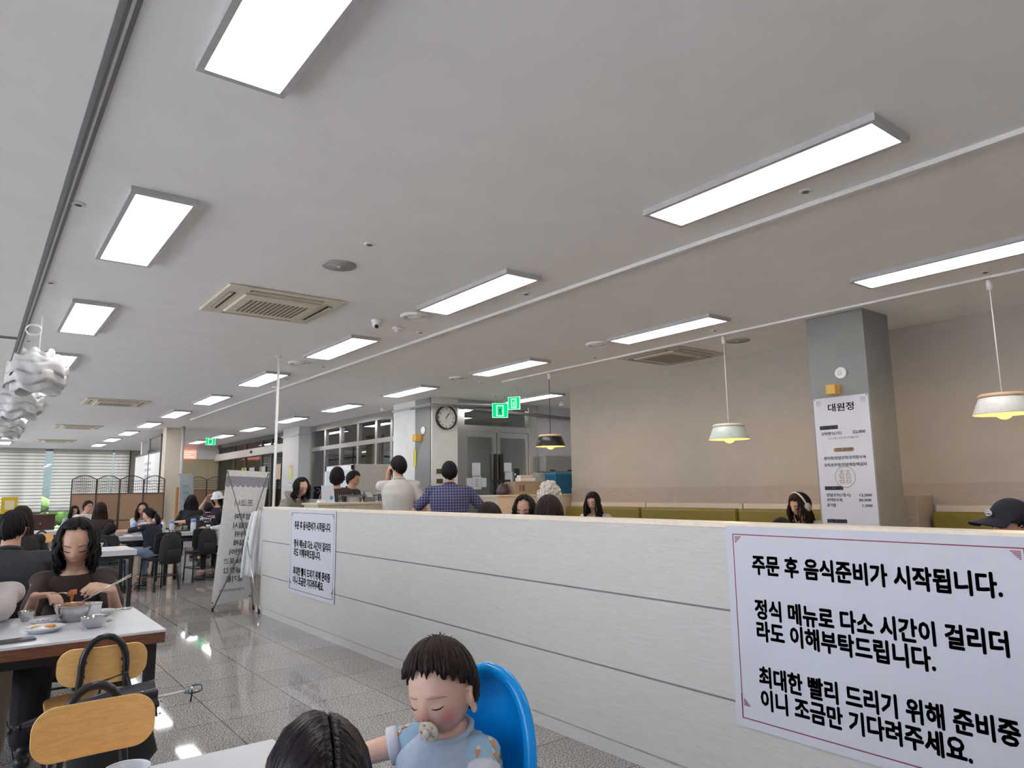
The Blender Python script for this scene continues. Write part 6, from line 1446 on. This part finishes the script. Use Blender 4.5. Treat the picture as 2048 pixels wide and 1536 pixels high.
o = empty('condiment_tray', (2.85, 12.75, TZ)); tag(o, 'dark tray with a small jar on the table behind the banner', 'tray'); MB().box((-.12, -.07, 0), (.12, .07, .02)).build('base', M['black'], o, bevel=.004); MB().lathe([(0, .02), (.03, .02), (.032, .09), (0, .09)], 14, c=(.04, 0, 0)).build('jar', mat('olive jar', (.22, .22, .15), .3), o, True)
o = empty('dish', (3.15, 12.7, TZ)); tag(o, 'white bowl on the table behind the banner', 'bowl'); MB().lathe([(0, .004), (.03, 0), (.06, .05), (.057, .05), (.028, .008), (0, .008)], 22).build('wall', M['tablewhite'], o, True)
# ------------------------------------------------------------------ people beyond the partition
HOOD = cloth('sage grey hoodie', (.28, .28, .24)); PBR = cloth('plum brown cotton', (.040, .024, .026))
hd = person((3.23, 8.52, 1.41), 298, 'person in a sage grey hoodie leaning over the reception counter', pose='stand', lean=26, pitch=20, turn=-16, tilt=6, top=HOOD, sleeve='long', bottom=JEAN, hair='long', bangs=False, L=.16, face='down', hood=True, hands=[(3.1, 8.22, 1.10), (3.45, 8.15, 1.26)], s=.98, voxel=.0065, skin='skinpale')
person((3.92, 9.04, 1.559), 62, 'person in a plum brown shirt with a dark bob, back to us behind the counter', pose='stand', lean=4, top=PBR, bottom=BLK, hair='bob', L=.05, face=None, s=.98)
person((4.40, 9.58, 1.531), 300, 'staff person in dark clothes facing the plum brown shirt', pose='stand', sex='m', lean=10, pitch=14, turn=14, top=BLK, bottom=BLK, hair='short', face='down', s=.98, voxel=.0065)
ph = person((3.87, 7.22, 1.625), 62, 'person in a white polo shirt telephoning, back to us', pose='stand', sex='m', lean=3, pitch=6, turn=28, top=cloth('cream white polo', (.58, .55, .50)), bottom=BLK, hair='short', face='open', hands=[None, (3.79, 7.31, 1.56)], curl=[.3, .9], elbow=[None, (-.30, .25, -1)], s=1.0, palm=[None, (.8, -.3, 0)], fdir=[None, (.25, .1, 1)])
o = empty('mobile_phone', (3.815, 7.30, 1.60), math.radians(25)); tag(o, 'dark phone held to the ear of the person in the white polo', 'phone'); MB().box((-.006, -.036, -.07), (.006, .036, .075), Matrix.Rotation(.25, 4, 'X')).build('body', M['black'], o, bevel=.004)
def plaid():
    mt, nt, b = _nt('indigo plaid'); N = nt.nodes.new; L = nt.links.new; tc = N('ShaderNodeTexCoord'); sp_ = N('ShaderNodeSeparateXYZ'); L(tc.outputs['Object'], sp_.inputs[0])
    def grid(s_, per, w):
        d = N('ShaderNodeMath'); d.operation = 'DIVIDE'; d.inputs[1].default_value = per; L(s_, d.inputs[0]); f = N('ShaderNodeMath'); f.operation = 'FRACT'; L(d.outputs[0], f.inputs[0]); g = N('ShaderNodeMath'); g.operation = 'LESS_THAN'; g.inputs[1].default_value = w; L(f.outputs[0], g.inputs[0]); return g.outputs[0]
    a = N('ShaderNodeMath'); a.operation = 'MAXIMUM'; L(grid(sp_.outputs[0], .030, .16), a.inputs[0]); L(grid(sp_.outputs[2], .030, .16), a.inputs[1])
    c = N('ShaderNodeMixRGB'); c.inputs[1].default_value = (.035, .035, .11, 1); c.inputs[2].default_value = (.24, .24, .34, 1); L(a.outputs[0], c.inputs[0]); L(c.outputs[0], b.inputs['Base Color']); b.inputs['Roughness'].default_value = .85; return mt
person((4.16, 6.60, 1.545), 60, 'person in an indigo plaid shirt with short black hair, back to us', pose='stand', sex='m', lean=5, pitch=6, top=plaid(), bottom=BLK, hair='short', face=None, build=1.18, s=.97, hands=[(4.62, 6.62, 1.12), (3.95, 7.0, 1.10)])
def seated(H, ang, label, **k):
    r = person(H, ang, label, **k); f = math.radians(ang); b = r['o'].location; bch(b.x, b.y, f-PI/2, 'black chair beyond the partition, under the person ' + ' '.join(label.split()[1:8])); return r
seated((3.20, 4.50, 1.135), 95, 'person with reddish dark hair, only the crown above the partition, right of the plaid shirt', top=BLK, bottom=BLK, hair='long', hairm='hairbrown', face=None, lean=8)
seated((3.80, 4.82, 1.175), 215, 'person with black bobbed hair facing us just above the partition', top=BLK, bottom=BLK, hair='bob', L=.08, bangs=False, face='down', lean=8, pitch=14)
seated((4.50, 5.32, 1.265), 50, 'person with fluffy white hair behind the partition', top=WHT, bottom=BLK, hair='fluffy', hairm='hairwhite', face=None, lean=4)
seated((3.20, 3.79, 1.178), 55, 'person with dark brown rounded hair in front of the fluffy white hair', top=PBR, bottom=BLK, hair='bob', hairm='hairbrown', L=.06, face=None, lean=8)
person((6.63, 6.94, 1.175), 205, 'person with long black hair and fringe in a pale blouse on the green bench', top=PINKW, bottom=BLK, hair='long', L=.28, face='down', lean=14, pitch=18, hands=[(6.35, 7.05, .8), (6.35, 6.75, .8)], voxel=.0065, skin='skinpale')
hp_ = person((6.78, 4.05, 1.15), 165, 'person wearing pale headphones on the green bench left of the price list', top=cloth('ecru stripe knit', (.46, .42, .37)), bottom=BLK, hair='long', hairm='hairbrown', bangs=True, L=.22, face='down', lean=16, pitch=20, hands=[(6.4, 4.15, .8), (6.4, 3.9, .8)], hs=1.05, voxel=.0065)
hm_ = hp_['Hm']; b = MB(); b.tube([hm_ @ V(.102*math.sin(a), .012, -.012+.142*math.cos(a)) for a in [math.radians(t) for t in range(-80, 81, 10)]], .0105, 10); b.build('headphone_band', M['paper'], hp_['o'], True)
for q in (1, -1): MB().ball(hm_ @ V(q*.104, .008, -.014), (.040, .030, .046), 16, (hm_.to_3x3().normalized() @ Matrix.Rotation(q*PI/2, 3, 'Z')).to_4x4()).build('headphone_cup', mat('warm grey plastic', (.42, .40, .36), .4), hp_['o'], True)
seated((4.60, 2.90, 1.03), 200, 'person whose black crown just shows above the partition left of the price list', top=WHT, bottom=BLK, hair='short', face=None, lean=12)
o = empty('menu_card', (4.86, 2.98, 0.90)); tag(o, 'white folded card held up just above the partition, left of the price list', 'card'); MB().add([(-.13, 0, 0), (.16, .05, -.02), (.10, .08, .17), (-.06, .05, .22), (-.13, .006, 0), (.16, .056, -.02), (.10, .086, .17), (-.06, .056, .22)], [(0,1,2,3), (7,6,5,4), (0,4,5,1), (1,5,6,2), (2,6,7,3), (3,7,4,0)]).build('sheet', M['tablewhite'], o)
cp = seated((4.33, 1.40, 1.135), 143, 'person in a navy baseball cap looking down, at the right edge', sex='m', top=NAVY, bottom=BLK, hair='short', face='down', lean=14, pitch=5)
def cap():
    Hm, o = cp['Hm'], cp['o']; c = MB(); vs = []; fs = []; n, k = 36, 12
    for i in range(k+1):
        th = math.radians(2+84*i/k)
        for j in range(n): ph = 2*PI*j/n; d = (math.sin(th)*math.sin(ph), math.sin(th)*math.cos(ph), math.cos(th)); p = head_pt(d, 'adult'); p = V(p.x*1.24, (.094 if p.y > 0 else .1)*d[1]*1.24, .112*d[2]*1.20+.006); vs.append(Hm @ p)
    for i in range(k):
        for j in range(n): j2 = (j+1) % n; fs.append((i*n+j, (i+1)*n+j, (i+1)*n+j2, i*n+j2))
    nc = mat('navy twill cap', (.012, .012, .022), .8); so = c.add(vs, fs).build('cap_crown', nc, o, True); md = so.modifiers.new('t', 'SOLIDIFY'); md.thickness = .004
    v = MB(); vs = []; fs = []; n, k = 18, 6
    for lay in (0, .005):
        for i in range(k+1):
            for j in range(n+1): a = math.radians(-68+136*j/n); r = i/k; vs.append(Hm @ V((.091+.02*r)*math.sin(a), .116*math.cos(a)*(1-.0)+.105*r*math.cos(a)**.5*(1), .044-.014*r-.030*math.sin(a)**2*(.3+r)+lay))
    for lay in (0, 1):
        b0 = lay*(n+1)*(k+1)
        for i in range(k):
            for j in range(n): a = b0+i*(n+1)+j; fs.append((a, a+1, a+n+2, a+n+1))
    v.add(vs, fs).build('cap_visor', nc, o, True)
    e = MB(); c_ = Hm @ V(0, .112, .072); r3 = Hm.to_3x3().normalized(); e.tube([c_+r3 @ V(.022*math.cos(a), .004, .013*math.sin(a)) for a in [2*PI*i/18 for i in range(18)]], .0045, 6, closed=True); e.tube([c_+r3 @ V(-.018, .006, 0), c_+r3 @ V(.018, .006, .003)], .004, 6); e.build('cap_emblem', M['paper'], o, True)
cap()
o = empty('wire_basket', (5.9, 2.9, .93)); tag(o, 'thin wire basket at the foot of the price list column', 'basket'); b = MB()
for z in (.0, .04, .075): b.tube([(.17*math.cos(a), .08*math.sin(a), z) for a in [2*PI*i/30 for i in range(30)]], .003, 5, closed=True)
for i in range(12): a = 2*PI*i/12; b.tube([(.17*math.cos(a), .08*math.sin(a), 0), (.17*math.cos(a), .08*math.sin(a), .075)], .002, 4)
b.build('wire', M['steel'], o, True)
table(5.45, 6.25, 2.55, 3.3, 'white booth table beyond the partition beside the grey column', edge=False)
o = tag(MB().box((5.75, 2.82, TZ), (6.05, 2.98, .93)).build('cutlery_box', M['cream'], bevel=.005), 'cream box carrying the wire basket on the booth table', 'box')

for i, (x, y, l) in enumerate(((2.2, 12.15, 'white paper cup before the ponytailed person, right one'), (1.35, 12.1, 'white paper cup before the ponytailed person, left one'), (.95, 9.4, 'white paper cup on the small white table at the left'), (.35, 6.35, 'white paper cup in front of the person in the black shirt'), (3.3, 12.95, 'white paper cup far back on the table behind the banner'), (1.4, 14.9, 'white paper cup on the table nearest the rattan screen'))): papercup(x, y, TZ, .036, .08, l)
for x, y, l in ((1.85, 12.2, 'steel bowl before the person in the white shirt at the far table'), (1.2, 9.5, 'steel bowl on the small white table at the left'), (.55, 6.3, 'steel bowl in front of the person in the black shirt'), (3.45, 12.75, 'steel bowl at the right of the table behind the banner')): bowl('steel_bowl', x, y, .08, .06, STL, l)
sk = [c for c in w1['o'].children if c.name.startswith('body')][0]; sk.data.materials[0] = blush(M['skinpale'], 'warm skin', [w1['fp'](q*.040, -.038) for q in (1, -1)]+[w1['fp'](0, -.03)], (.60, .27, .19), .034)
bch(.50, 5.02, PI, 'black chair under the person in the brown top'); bch(-.02, 4.95, PI-.15, 'black chair under the person in the pale grey shirt')
